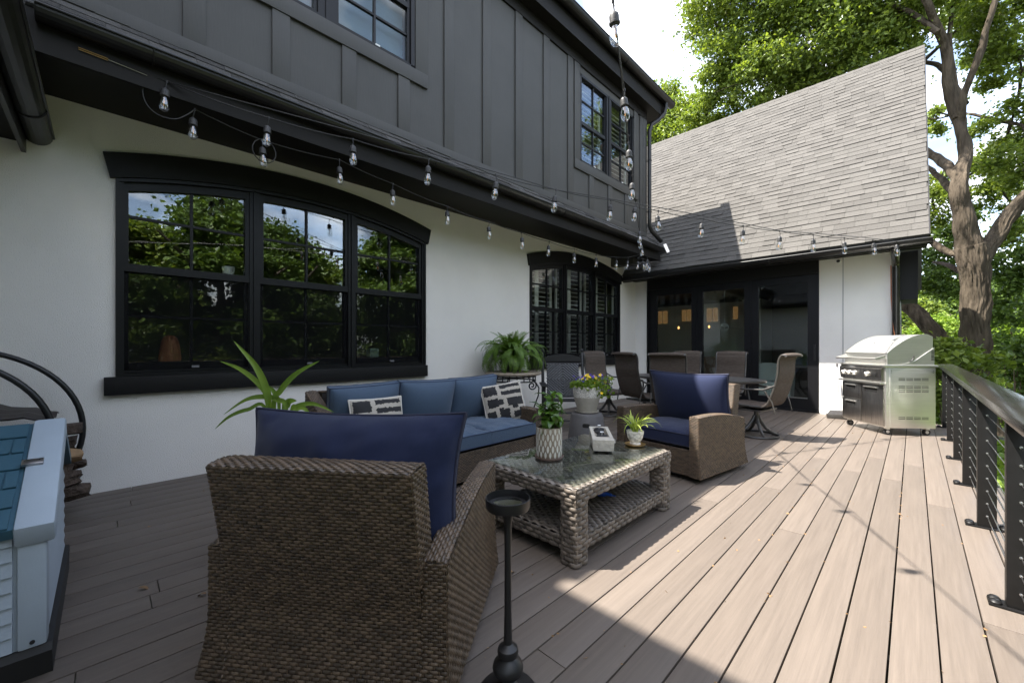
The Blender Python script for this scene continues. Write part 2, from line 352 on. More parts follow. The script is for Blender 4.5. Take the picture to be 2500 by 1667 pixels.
def pane(parent, poly, x, mat, tilt=.12):
    cy = sum(p[0] for p in poly) / len(poly); cz = sum(p[1] for p in poly) / len(poly)
    m = MB().prism(poly, 'x', -.003, .003)
    m.v = [(a, b - cy, c_ - cz) for a, b, c_ in m.v]
    return obj('pane', m.mesh('pane', False), mat, parent, loc=(x - HO[0], cy - HO[1], cz - HO[2]), rot=(0, R(rb.uniform(-tilt, tilt)), R(rb.uniform(-tilt, tilt))))
for wi, c in enumerate(WC):
    m = MB()
    # lintel and sill trim boards
    lm = MB(); ds = np.linspace(-1, 1, 33)
    lo = [(c + d * 1.572, zb(d * 1.572)) for d in ds]; hi = [(c + d * 1.615, zt(d * 1.615)) for d in ds]
    for q in range(32): lm.prism([lo[q], lo[q+1], hi[q+1], hi[q]], 'x', XW - .01, XW + .042)
    hb(lm, 'lintel', 'trimblack', smooth=False)
    hb(MB().box((XW - .01, c - 1.61, .805), (XW + .055, c + 1.552, .958)), 'window_sill', 'trimblack', bevel=.004)
    # outer frame
    for d0, d1 in ((-1.54, -1.515), (1.515, 1.54)): m.box((XW - .11, c + d0, .96), (XW + .028, c + d1, zb(d0) - .002))
    for d0, d1 in ((-1.515, -1.487), (1.487, 1.515)): m.box((XW - .11, c + d0, .96), (XW + .012, c + d1, zb(d0) - .02))
    arcbar(m, c, -1.54, 1.54, lambda d: zb(d) - .032, zb, XW - .11, XW + .026, 30)
    for mc in (-.513, .505):
        m.box((XW - .11, c + mc - .012, .96), (XW + .026, c + mc + .012, zb(mc) - .02)); m.box((XW - .11, c + mc - .045, .96), (XW + .010, c + mc + .045, zb(mc) - .02))
    m.box((XW - .11, c - 1.515, .96), (XW + .02, c + 1.515, .985))
    win = hb(m, 'window', 'winblack', smooth=False)
    for (d0, d1, dm) in UN:
        s = MB(); e = .045
        a0, a1 = d0 - e, d1 + e
        # upper sash
        s.box((XW - .075, c + a0, 1.935), (XW - .004, c + d0, zb(a0 if d0 < 0 else d0) - .06)); s.box((XW - .075, c + d1, 1.935), (XW - .004, c + a1, zb(d1 if d1 < 0 else a1) - .06))
        arcbar(s, c, a0, a1, lambda d: zb(d) - .105, lambda d: zb(d) - .032, XW - .075, XW - .006)
        s.box((XW - .075, c + a0, 1.868), (XW + .004, c + a1, 1.935))
        hb(s, 'sash', 'winblack', win, smooth=False)
        s = MB(); s.box((XW - .10, c + a0, .985), (XW - .03, c + d0, 1.868)); s.box((XW - .10, c + d1, .985), (XW - .03, c + a1, 1.868)); s.box((XW - .10, c + a0, .985), (XW - .03, c + a1, 1.075))
        hb(s, 'sash', 'winblack', win, smooth=False)
        t = .0115
        hb(MB().box((XW - .06, c + dm - t, 1.93), (XW - .022, c + dm + t, zb(dm) - .10)), 'muntin', 'winblack', win, smooth=False)
        hb(MB().box((XW - .058, c + d0, 2.348 - t), (XW - .024, c + d1, 2.348 + t)), 'muntin', 'winblack', win, smooth=False)
        hb(MB().box((XW - .085, c + dm - t, 1.07), (XW - .047, c + dm + t, 1.87)), 'muntin', 'winblack', win, smooth=False)
        hb(MB().box((XW - .083, c + d0, 1.485 - t), (XW - .049, c + d1, 1.485 + t)), 'muntin', 'winblack', win, smooth=False)
        for b0, b1 in ((d0, dm), (dm, d1)):
            ds = np.linspace(b0, b1, 6)
            pane(win, [(c + b0, 2.348), (c + b1, 2.348)] + [(c + d, zb(d) - .10) for d in ds[::-1]], XW - .042, M['glass'])
            pane(win, [(c + b0, 1.93), (c + b1, 1.93), (c + b1, 2.348), (c + b0, 2.348)], XW - .042, M['glass'])
            for z0, z1 in ((1.07, 1.485), (1.485, 1.872)): pane(win, [(c + b0, z0), (c + b1, z0), (c + b1, z1), (c + b0, z1)], XW - .067, M['glass'])
        sc = MB().box((XW - .018, c + a0 + .004, 1.0), (XW - .017, c + a1 - .004, 1.868)); hb(sc, 'insect_screen', 'screen', win, smooth=False)
        fr = MB(); x0, x1 = XW - .022, XW - .008
        fr.box((x0, c + a0, .99), (x1, c + a0 + .016, 1.868)); fr.box((x0, c + a1 - .016, .99), (x1, c + a1, 1.868)); fr.box((x0, c + a0, .99), (x1, c + a1, 1.005))
        hb(fr, 'screen_frame', 'winblack', win, smooth=False)
        hb(MB().box((XW - .02, c + dm + .0, 1.018), (XW - .002, c + dm + .055, 1.038)), 'screen_pull', pm('pull', (.16, .16, .17), .4) if 'pull' not in M else M['pull'], win, smooth=False)
# interior rooms (dark boxes behind the panes)
def room(name, a, b, mat='room'):
    x0, y0, z0 = a; x1, y1, z1 = b; t = .05; m = MB()
    m.box((x0 - t, y0 - t, z0 - t), (x1, y1 + t, z0)); m.box((x0 - t, y0 - t, z1), (x1, y1 + t, z1 + t)); m.box((x0 - t, y0, z0), (x0, y1, z1)); m.box((x0, y0 - t, z0), (x1, y0, z1)); m.box((x0, y1, z0), (x1, y1 + t, z1))
    return hb(m, name, mat, smooth=False)
room('interior_room', (-9.0, -1.2, .02), (-5.04, 9.0, 3.0))
M['shutter'] = pm('shutter', (.74, .72, .66), .5)
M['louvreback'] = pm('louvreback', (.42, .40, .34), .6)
# plantation shutters behind the second window
c = WC[1]
for (d0, d1, dm) in UN:
    for b0, b1 in ((d0 - .02, dm), (dm, d1 + .02)):
        f = MB(); x0, x1 = -5.14, -5.11
        f.box((x0, c + b0, 1.0), (x1, c + b0 + .05, 2.85)); f.box((x0, c + b1 - .05, 1.0), (x1, c + b1, 2.85)); f.box((x0, c + b0, 1.0), (x1, c + b1, 1.08)); f.box((x0, c + b0, 1.86), (x1, c + b1, 1.93))
        sh = hb(f, 'shutter', 'shutter', smooth=False)
        me = MB().obox((0, 0, 0), (.07, (b1 - b0) - .1, .009), Matrix.Rotation(R(14), 3, 'Y')).mesh('louvre', False)
        z = 1.12
        while z < 2.8:
            if not 1.84 < z < 1.95: obj('louvre', me, M['shutter'], sh, loc=(-5.125 - HO[0], c + (b0 + b1) / 2 - HO[1], z))
            z += .088
# ---- upper storey siding
UW = [(0.56, 2.53), (5.79, 7.68)]; ZW0, ZW1 = 4.41, 5.94
m = MB(); ys_ = [-6.0, UW[0][0], UW[0][1], UW[1][0], UW[1][1], 8.23]
for q in range(5):
    a, b = ys_[q], ys_[q+1]
    if q % 2 == 0: m.box((XU - .2, a, 3.2), (XU, b, 6.3))
    else: m.box((XU - .2, a, 3.2), (XU, b, ZW0)); m.box((XU - .2, a, ZW1), (XU, b, 6.3))
m.box((-9, 8.03, 3.0), (XU - .19, 8.225, 6.3))
hb(m, 'siding_wall', 'siding', smooth=False)
hb(MB().box((XU - .005, -6, 3.50), (XU + .024, 8.23, 3.652)), 'base_band', 'siding', bevel=.002)
hb(MB().box((XU - .005, -6, 6.07), (XU + .027, 8.232, 6.245)), 'frieze_board', 'soffit', bevel=.002)
hb(MB().box((XU - .004, 8.07, 3.654), (XU + .026, 8.24, 6.068)), 'corner_board', 'siding', bevel=.002)
for a, b in UW:
    hb(MB().box((XU - .004, a - .165, 4.255), (XU + .030, b + .165, 4.412)), 'sill_band', 'siding', bevel=.002)
    for y0, y1 in ((a - .165, a - .004), (b + .004, b + .165)): hb(MB().box((XU - .004, y0, 4.414), (XU + .022, y1, 6.068)), 'window_casing', 'siding', bevel=.002)
yb = .437 - .6256 * 8
for k in range(22):
    y0 = yb + k * .6256
    if y0 > 8.0: break
    top = 6.068
    for a, b in UW:
        if a - .25 < y0 + .07 < b + .20: top = 4.252
    hb(MB().box((XU - .004, y0, 3.654), (XU + .0205, y0 + .145, top)), 'batten', 'siding', bevel=.0018)
M['blind'] = pm('blind', (0.1800, 0.2325, 0.2775), .6, orand=.06)
M['upglass'] = glass('upglass', (.88, .92, .93), .02, .9)
for wi, (a, b) in enumerate(UW):
    m = MB(); mid = (a + b) / 2; x0, x1 = XU - .10, XU + .012
    m.box((x0, a, ZW0), (x1, a + .05, ZW1)); m.box((x0, b - .05, ZW0), (x1, b, ZW1)); m.box((x0, a, ZW0), (x1, b, ZW0 + .035)); m.box((x0, a, ZW1 - .04), (x1, b, ZW1)); m.box((x0, mid - .085, ZW0), (x1 - .004, mid + .085, ZW1)); m.box((x0, mid - .015, ZW0), (x1 + .008, mid + .015, ZW1))
    win = hb(m, 'window', 'winblack', smooth=False)
    for u0, u1 in ((a + .05, mid - .085), (mid + .085, b - .05)):
        s = MB()
        s.box((XU - .075, u0, 4.445), (XU - .012, u0 + .035, 5.9)); s.box((XU - .075, u1 - .035, 4.445), (XU - .012, u1, 5.9)); s.box((XU - .075, u0, 5.09), (XU - .008, u1, 5.15)); s.box((XU - .075, u0, 4.445), (XU - .014, u1, 4.475))
        hb(s, 'sash', 'winblack', win, smooth=False)
        um = (u0 + u1) / 2
        hb(MB().box((XU - .055, um - .011, 4.46), (XU - .02, um + .011, 5.9)), 'muntin', 'winblack', win, smooth=False)
        for zz in (4.786, 5.52): hb(MB().box((XU - .053, u0, zz - .011), (XU - .022, u1, zz + .011)), 'muntin', 'winblack', win, smooth=False)
        zs = (4.46, 4.786, 5.12, 5.52, 5.9)
        for y0, y1 in ((u0 + .03, um), (um, u1 - .03)):
            for q in range(4): pane(win, [(y0, zs[q]), (y1, zs[q]), (y1, zs[q+1]), (y0, zs[q+1])], XU - .04, M['upglass'])
        hb(MB().box((XU - .012, um - .0, 4.452), (XU + .002, um + .05, 4.47)), 'screen_pull', 'white', win, smooth=False)
        if wi == 0:
            me = MB().obox((0, 0, 0), (.004, u1 - u0 - .06, .060), Matrix.Rotation(R(20), 3, 'Y')).mesh('slat', False); bl = hb(MB().box((XU - .15, u0, 5.86), (XU - .11, u1, 5.93)), 'window_blind', 'blind')
            z = 4.49
            while z < 5.86: obj('slat', me, M['blind'], bl, loc=(XU - .13 - HO[0], um - HO[1], z)); z += .066
        else:
            me = MB().obox((0, 0, 0), (.07, u1 - u0 - .12, .01), Matrix.Rotation(R(32), 3, 'Y')).mesh('louvre', False)
            f = MB(); f.box((XU - .16, u0, 4.46), (XU - .13, u0 + .05, 5.9)); f.box((XU - .16, u1 - .05, 4.46), (XU - .13, u1, 5.9)); f.box((XU - .16, u0, 4.46), (XU - .13, u1, 4.53)); bl = hb(f, 'shutter', 'shutter', smooth=False)
            z = 4.57
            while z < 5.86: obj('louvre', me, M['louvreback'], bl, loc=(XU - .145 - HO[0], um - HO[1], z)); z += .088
m = MB()
for a, b in UW:
    x0, x1, t = XU - 1.2, XU - .201, .03
    m.box((x0 - t, a, 4.3), (x0, b, 6.0)); m.box((x0, a - t, 4.3), (x1, a, 6.0)); m.box((x0, b, 4.3), (x1, b + t, 6.0)); m.box((x0, a, 4.27), (x1, b, 4.3)); m.box((x0, a, 6.0), (x1, b, 6.03))
hb(m, 'interior_room', 'room', smooth=False)

# ---- gutters (half round troughs)
def gutter(axis, a0, a1, cx, cz, r, sgn, name='gutter', mat='gutter', par=house):
    # cx is the other horizontal coordinate of the trough centre; sgn = side of the front lip
    m = MB(); k = 11; t = .006
    arc = [(cx + r * math.cos(PI + PI * i / (k - 1)), cz + r * math.sin(PI + PI * i / (k - 1))) for i in range(k)]
    inn = [(cx + (r - t) * math.cos(PI + PI * i / (k - 1)), cz + (r - t) * math.sin(PI + PI * i / (k - 1))) for i in range(k)]
    ax = 'y' if axis == 'y' else 'x'
    for i in range(k - 1): m.prism([arc[i], arc[i+1], inn[i+1], inn[i]], ax, a0, a1)
    for e in (a0, a1): m.prism(arc, ax, e - .004, e + .004)
    P = (lambda s, u, z: (u, s, z)) if axis == 'y' else (lambda s, u, z: (s, u, z))
    m.tube([P(a0, cx + sgn * (r + .002), cz), P(a1, cx + sgn * (r + .002), cz)], .010, 8)
    o = hb(m, name, mat, par, ang=30)
    q = a0 + .55
    while q < a1:
        s = MB().tube([P(q, cx + (r + .003) * math.cos(PI + PI * i / 12), cz + (r + .003) * math.sin(PI + PI * i / 12)) for i in range(13)], .006, 6); q += 2.4
        hb(s, 'gutter_strap', mat, o)
    return o
gutter('y', -.30, 8.55, -3.905, 3.335, .075, 1)
gutter('y', -.9, 8.90, -3.822, 6.58, .085, 1)
gutter('x', -4.80, .20, 8.495, 2.79, .078, -1)
gutter('x', -4.80, .3, -.36, 2.85, .078, 1)
# ---- eaves: fascia and soffit
hb(MB().box((-3.985, -.42, 3.095), (-3.955, 8.62, 3.36)), 'fascia', 'soffit', smooth=False)
hb(MB().prism([(-3.956, 3.10), (-3.956, 3.13), (XW + .002, 3.225), (XW + .002, 3.192)], 'y', -.75, 8.66), 'soffit_panel', 'soffit', smooth=False)
hb(MB().box((XW + .001, -.75, 3.10), (XW + .022, 8.5, 3.19)), 'frieze_board', 'soffit', bevel=.002) if False else None
hb(MB().box((-3.92, -.9, 6.24), (-3.893, 8.69, 6.54)), 'fascia', 'soffit', smooth=False)
hb(MB().box((XU - .1, -.9, 6.247), (-3.921, 8.69, 6.28)), 'soffit_panel', 'soffit', smooth=False)
hb(MB().box((-7.5, 8.225, 6.247), (XU - .101, 8.66, 6.28)), 'soffit_panel', 'soffit', smooth=False)
hb(MB().box((-7.5, 8.66, 6.24), (-3.921, 8.69, 6.54)), 'fascia', 'soffit', smooth=False)
# upper hip roof
m = MB(); e = [(-3.80, -9, 6.56), (-3.80, 8.78, 6.56), (-7.0, 8.78, 6.56), (-7.0, 5.6, 9.2), (-7.0, -9, 9.2)]
m.add([(x, y, z) for x, y, z in e] + [(x, y, z + .05) for x, y, z in e], [(0,1,3,4), (1,2,3), (5,9,8,6), (6,8,7), (0,5,6,1), (1,6,7,2)])
hb(m, 'hip_roof', 'skirtshingle', smooth=False, normals=True)
# ---- shingled roofs
def shingle_geo(org, U, V, Nn, u0, u1, v0, v1, ex, wmin, wmax, th, rnd, jag=.0):
    """yields the 8 corner points of each shingle tab"""
    res = []; v = v0; row = 0
    while v < v1:
        u = u0 - rnd.uniform(0, wmax); row += 1
        while u < u1:
            wd = rnd.uniform(wmin, wmax); a, b = max(u, u0), min(u + wd - .003, u1); u += wd
            if b - a < .02: continue
            t = th * rnd.choice((.45, .5, 1.0, 1.3)); lo = v + rnd.uniform(-jag, jag); hi = min(v + ex + .02, v1)
            P = lambda uu, vv, nn: org + U * uu + V * vv + Nn * nn
            res.append([P(a, lo, -.002), P(b, lo, -.002), P(b, hi, -.002), P(a, hi, -.002), P(a, lo, t + .006), P(b, lo, t + .006), P(b, hi, .0035), P(a, hi, .0035)])
        v += ex
    return res
BF = [(0,3,2,1),(4,5,6,7),(0,1,5,4),(1,2,6,5),(2,3,7,6),(3,0,4,7)]
rs = random.Random(3)
# back wing roof
YE, ZE, YR, ZR = 8.53, 2.862, 12.40, 7.66
V = Vector((0, YR - YE, ZR - ZE)); VL = V.length; V.normalize(); U = Vector((1, 0, 0)); Nn = U.cross(V).normalized()
if Nn.y > 0: Nn = -Nn
XR0, XR1 = -6.2, .165
ro = Vector((0, YE, ZE))
base = MB(); q = [ro + U * XR0, ro + U * XR1, ro + U * XR1 + V * VL, ro + U * XR0 + V * VL]; base.add([p - Nn * .012 for p in q] + [p - Nn * .10 for p in q], BF)
q2 = [Vector((p.x, 2 * YR - p.y, p.z)) for p in q]; N2 = Vector((Nn.x, -Nn.y, Nn.z)); base.add([p - N2 * .012 for p in q2] + [p - N2 * .10 for p in q2], BF)
roof = hb(base, 'roof', M['shinglefield'], smooth=False)
tabs = shingle_geo(ro, U, V, Nn, XR0, XR1, 0, VL - .05, .143, .15, .32, .010, rs, .002)
def pxsize(t):
    c_ = sum((p for p in t[4:]), Vector()) / 4; d = c_ - Vector((0, 0, CAMH)); dep = -math.sin(YAW) * d.x + math.cos(YAW) * d.y; r = math.cos(YAW) * d.x + math.sin(YAW) * d.y
    if dep < .5: return 0
    px = 1250 + FPX * r / dep; py = HY - FPX * d.z / dep
    if not (1590 < px < 2500): return 0
    return (t[5] - t[4]).length * .143 / dep ** 2
tabs.sort(key=pxsize, reverse=True)
for t in tabs[:300]:
    c_ = t[0].copy(); obj('shingle', MB().add([p - c_ for p in t], BF).mesh('shingle', False, 0, normals=False), M['shingle'], roof, loc=c_ - Vector(HO))
f = MB()
for t in tabs[300:]: f.add(t, BF)
hb(f, 'shingles', M['shinglefield'], roof, smooth=False, kind='stuff', normals=False)
rc = MB(); x = XR0
while x < XR1:
    x2 = min(x + .145, XR1 + .01); a = .016 + (.004 if int(x * 7) % 2 else 0)
    rc.prism([(YR - .15, ZR - .185 + a), (YR, ZR + a + .012), (YR + .15, ZR - .185 + a), (YR + .15, ZR - .21), (YR, ZR - .02), (YR - .15, ZR - .21)], 'x', x, x2 - .002); x += .145
hb(rc, 'ridge_cap', 'shingle', roof, smooth=False)
m = MB(); m.bar(q[1] - Nn * .06 + Vector((.008, 0, 0)), q[2] - Nn * .06 + Vector((.008, 0, 0)), .014, .13, up=Nn); hb(m, 'rake_board', 'trimblack', roof, smooth=False)
# skirt roof over the ground floor
so_ = Vector((-3.945, 0, 3.365)); Vs = Vector((XU - so_.x, 0, 3.575 - so_.z)); VLs = Vs.length; Vs.normalize(); Us = Vector((0, 1, 0)); Ns = Us.cross(Vs).normalized()
if Ns.z < 0: Ns = -Ns
sk = MB(); qq = [so_ + Us * -.35, so_ + Us * 9.0, so_ + Us * 9.0 + Vs * VLs, so_ + Us * -.35 + Vs * VLs]; sk.add([p for p in qq] + [p - Ns * .05 for p in qq], BF)
skirt = hb(sk, 'skirt_roof', M['skirtshingle'], smooth=False)
f = MB()
for t in shingle_geo(so_, Us, Vs, Ns, -.35, 9.0, 0, VLs, .074, .14, .34, .008, rs, .003): f.add(t, BF)
hb(f, 'shingles', M['skirtshingle'], skirt, smooth=False, kind='stuff', normals=False)
fl = MB(); A = Vector((-4.02, 9.02, 3.52)); B = Vector((-3.84, 8.80, 3.27)); fl.bar(A + Nn * .03, B + Nn * .03, .06, .006, up=Nn); hb(fl, 'valley_flashing', 'flash', smooth=False)
# ---- back wing walls
hb(MB().box((XW - .1, YB, -.4), (-4.517, YB + .2, 2.80)), 'stucco_wall', 'stucco', smooth=False); hb(MB().box((-1.216, YB, -.4), (-.255, YB + .2, 2.80)), 'stucco_wall', 'stucco', smooth=False)
m = MB(); m.prism([(YB + .2, -3.5), (2 * YR - YB, -3.5), (2 * YR - YB, 3.55), (YR, ZR - .25), (YB + .2, 3.55)], 'x', -.455, -.256); m.prism([(YB, -3.5), (YB + .2, -3.5), (YB + .2, -.4), (YB, -.4)], 'x', -4.9, -.255)
hb(m, 'gable_wall', 'stucco', smooth=False)
hb(MB().box((-.884, YB - .006, 0.0), (-.872, YB + .01, 2.78)), 'control_joint', pm('joint', (.30, .30, .30), .8), smooth=False)
hb(MB().box((-4.517, YB - .03, 2.545), (-1.216, YB + .15, 2.80)), 'door_header', 'trimblack', smooth=False)
hb(MB().box((-4.83, 8.56, 2.775), (.15, YB + .02, 2.80)), 'soffit_panel', 'soffit', smooth=False)
hb(MB().box((-4.83, 8.56, 2.70), (.15, 8.585, 2.86)), 'fascia', 'gutter', smooth=False)
m = MB(); m.box((-.254, YB + .14, 2.00), (.035, YB + 1.3, 2.775)); m.box((.035, YB + .12, 1.985), (.055, YB + 1.3, 2.775)); m.box((-.2, YB + .11, 1.985), (.05, YB + .13, 2.02)); hb(m, 'side_bay', 'trimblack', smooth=False)
hb(MB().box((-.254, YB + .3, -.2), (-.15, YB + 1.0, 2.0)), 'corner_post', pm('slate', (.035, .042, .048), .5), smooth=False)
def downspout(pts, r, mat, name='downspout'):
    m = MB(); m.tube(pts, r, 12); o = hb(m, name, mat); s = MB()
    for k in range(8):
        a = 2 * PI * k / 8; s.tube([Vector(p) + Vector((math.cos(a) * r, math.sin(a) * r, 0)) for p in (pts[-2], pts[-1])], .005, 5)
    hb(s, 'rib', mat, o); return o
downspout([(-.20, 8.50, 2.73), (-.20, 8.56, 2.66), (-.20, 8.98, 2.60), (-.20, 9.08, 2.52), (-.20, 9.09, 1.2), (-.20, 9.09, .03)], .052, 'copper')
m = MB(); P = [(-3.83, 8.62, 6.52), (-3.83, 8.62, 6.40), (-3.86, 8.60, 6.28), (-3.93, 8.45, 6.10), (-4.0, 8.30, 5.98), (-4.03, 8.26, 5.84), (-4.03, 8.26, 5.6), (-4.03, 8.26, 4.0), (-4.03, 8.26, 3.80), (-4.01, 8.32, 3.70), (-3.97, 8.55, 3.58), (-3.95, 8.66, 3.53)]
m.tube(P, .043, 12)
for k in range(9): 
    z = 3.74 + .0; 
for z in (5.2, 4.1): m.tube([(-4.03 + .048 * math.cos(a), 8.26 + .048 * math.sin(a), z) for a in np.linspace(0, 2 * PI, 13)[:-1]], .006, 5, closed=True)
hb(m, 'downspout', 'gutter')
# ---- patio doors
M['kwhite'] = pm('kwhite', (.62, .62, .58), .6); M['kwood'] = pm('kwood', (.20, .11, .055), .6, nscale=6, namp=.2); M['warm'] = emit('warm', (1.0, .52, .18), .5)
doors = [(-4.517, -3.376, -4.29, -3.496), (-3.376, -2.319, -3.256, -2.445), (-2.319, -1.216, -2.193, -1.391)]
hb(MB().box((-4.517, YB - .02, 0), (-1.216, YB + .14, .035)), 'door_threshold', 'trimblack', smooth=False)
for (a, b, g0, g1) in doors:
    m = MB(); y0, y1 = YB + .02, YB + .085; z0, z1, t0, t1 = .255, 2.40, .036, 2.544
    m.box((a, y0, t0), (g0, y1, t1)); m.box((g1, y0, t0), (b - .006, y1, t1)); m.box((g0, y0, t0), (g1, y1, z0)); m.box((g0, y0, z1), (g1, y1, t1))
    d = hb(m, 'patio_door', 'winblack', smooth=False)
    pn = MB().box((g0, YB + .048, z0), (g1, YB + .054, z1)); hb(pn, 'pane', 'doorglass', d, smooth=False)
    hb(MB().box((g0, YB + .012, z0 - .012), (g1, YB + .03, z0 + .004)), 'glazing_bead', 'blackmetal' if b < -2 else 'cable', d, smooth=False)
hb(MB().box((-1.30, YB - .005, .95), (-1.27, YB + .02, 1.25)), 'door_handle', 'blackmetal', smooth=False)
hb(MB().box((-4.519, YB - .035, .036), (-4.50, YB + .02, 2.544)), 'door_jamb', 'trimblack', smooth=False)
# kitchen and living room behind the doors
m = MB(); x0, y0, z0, x1, y1, z1 = -6.4, YB + .21, .0, -.46, 14.2, 2.72; t = .05
m.box((x0, y0, z0 - t), (x1, y1, z0)); m.box((x0, y0, z1), (x1, y1, z1 + t)); m.box((x0 - t, y0, z0), (x0, y1, z1)); m.box((x1, y0, z0), (x1 + t, y1, z1)); m.box((x0, y1, z0), (x1, y1 + t, z1))
hb(m, 'interior_room', 'room', smooth=False)
k = hb(MB().box((-6.38, 12.9, .9), (-3.4, 13.0, 2.5)), 'kitchen_cabinet', 'kwhite', smooth=False)
M['glowdim'] = emit('glowdim', (1.0, .55, .22), .028)
for x, w_, z0_ in ((-6.0, .15, 1.95), (-5.82, .15, 1.95), (-5.2, .13, 2.0), (-5.05, .13, 2.0), (-4.45, .14, 1.95), (-4.28, .14, 1.95), (-3.72, .12, 2.0)): hb(MB().box((x, 12.875, z0_), (x + w_, 12.895, 2.36)), 'cabinet_glow', 'glowdim', k, smooth=False)
for x in (-5.75, -4.9, -4.05): hb(MB().lathe([(0, 0), (.022, .01), (.028, .04), (.012, .08), (0, .085)], 12, c=(x, 11.9, 1.72), caps=False), 'pendant_bulb', 'warm', k)
hb(MB().box((-6.0, 11.6, 0), (-3.6, 12.3, .92)), 'kitchen_island', 'kwood', smooth=False)
hb(MB().box((-3.35, 12.4, 0), (-2.9, 13.6, 2.5)), 'partition_wall', 'kwhite', smooth=False)
# ---- near wing (over the camera's shoulder)
m = MB(); m.box((-4.9, -3.0, -.4), (.1, -.75, 2.80)); hb(m, 'wing_wall', 'stucco', smooth=False)
hb(MB().box((-4.83, -.76, 2.775), (.3, -.43, 2.80)), 'soffit_panel', 'soffit', smooth=False)
hb(MB().box((-4.83, -.445, 2.70), (.3, -.42, 2.93)), 'fascia', 'gutter', smooth=False)
m = MB(); m.prism([(-.40, 2.93), (-1.36, 4.13), (-1.36, 4.05), (-.40, 2.83)], 'x', -4.83, .3); hb(m, 'wing_roof', 'skirtshingle', smooth=False)
hb(MB().box((-4.09, -6.0, 2.8), (-2.35, -1.35, 6.3)), 'siding_wall', 'siding', smooth=False)  # unseen upper block, added to shade the near deck, cut short for more sky light
m = MB(); m.prism([(-1.02, 6.25), (-1.02, 6.62), (-3.6, 8.7), (-6.2, 6.62), (-6.2, 6.25)], 'x', -4.3, -2.1); hb(m, 'hip_roof', 'skirtshingle', smooth=False)  # its unseen roof, eave placed to cast the front shade edge on the deck

# ================================================================== WOVEN SURFACES AND CUSHIONS
def weave(mb, fm, Lu, Lv, pu=.0178, pv=.0120, h=.0048, back=True):
    """fm(s,t) -> points, normals (numpy); adds an over-under weave of strands on the surface"""
    nu = max(3, int(round(Lu / pu))); nv = max(2, int(round(Lv / pv)))
    I, J = np.meshgrid(np.arange(-1, nu + 1), np.arange(nv), indexing='ij'); I, J = I.ravel(), J.ravel()
    odd = (I + J) % 2 == 0
    def patches(sel, hu, hv, su, tv, hh):
        i, j = I[sel], J[sel]; cs, ct = (i + .5) / nu, (j + .5) / nv
        a, b = len(su), len(tv)
        s = np.clip(cs[:, None, None] + su[None, :, None] * hu / nu, 0, 1) + np.zeros((1, 1, b)); t = np.clip(ct[:, None, None] + tv[None, None, :] * hv / nv, 0, 1) + np.zeros((1, a, 1))
        keep = (s.max((1, 2)) - s.min((1, 2))) > .15 / nu
        s, t = s[keep], t[keep]; K = len(s)
        if not K: return
        hgt = np.broadcast_to(hh[None], (K, a, b))
        p, nn = fm(s.ravel(), t.ravel()); q = p + nn * hgt.ravel()[:, None]
        base = len(mb.v); mb.v.extend(map(tuple, q.tolist()))
        idx = np.arange(K * a * b).reshape(K, a, b) + base
        f = np.stack([idx[:, :-1, :-1], idx[:, 1:, :-1], idx[:, 1:, 1:], idx[:, :-1, 1:]], -1).reshape(-1, 4); mb.f.extend(map(tuple, f.tolist()))
    su = np.array([-1, -.72, -.3, .3, .72, 1.]); tv = np.array([-1, -.55, 0, .55, 1.])
    hs = np.array([-.9, .35, 1, 1, .35, -.9]); ht = np.array([-.55, .75, 1, .75, -.55])
    H = h * (np.minimum(hs[:, None], 9) * .75 + ht[None] * .35)
    patches(odd, .98, .50, su, tv, H)
    su = np.array([-1, 0, 1.]); tv = np.array([-1, 0, 1.])
    H2 = h * (np.array([-.4, .55, -.4])[:, None] + np.array([-.5, .1, -.5])[None])
    patches(~odd, .27, .85, su, tv, H2)
    return mb
def backing(mb, fm, h=.004, a=2, b=2):
    g = []
    for s in np.linspace(0, 1, a):
        row = []
        for t in np.linspace(0, 1, b):
            p, n_ = fm(np.array([s]), np.array([t])); row.append(tuple((p - n_ * h)[0]))
        g.append(row)
    mb.sheet(g)
def quadmap(p00, p10, p11, p01, nrm):
    P = [np.array(p, float) for p in (p00, p10, p11, p01)]; nrm = np.array(nrm, float); nrm /= np.linalg.norm(nrm)
    def fm(s, t):
        s, t = s[:, None], t[:, None]
        return P[0] * (1-s) * (1-t) + P[1] * s * (1-t) + P[2] * s * t + P[3] * (1-s) * t, np.broadcast_to(nrm, (len(s), 3))
    fm.Lu = (np.linalg.norm(P[1] - P[0]) + np.linalg.norm(P[2] - P[3])) / 2; fm.Lv = (np.linalg.norm(P[3] - P[0]) + np.linalg.norm(P[2] - P[1])) / 2
    return fm
def wpart(name, parent, maps, solid=None, pu=.0178, pv=.0120, h=.0048, mat='wick', bseg=2):
    """a part: dark core plus the woven skin on the given maps (map, Lu, Lv)"""
    core = solid or MB()
    for fm, Lu, Lv in maps: backing(core, fm, h * 1.1, bseg, bseg)
    o = core.build(name, M['wickdark'], parent, smooth=True, normals=False)
    mb = MB()
    for fm, Lu, Lv in maps: weave(mb, fm, Lu, Lv, pu, pv, h)
    mb.build('woven_strands', M[mat], o, smooth=True, ang=75, kind='stuff', normals=False)
    return o
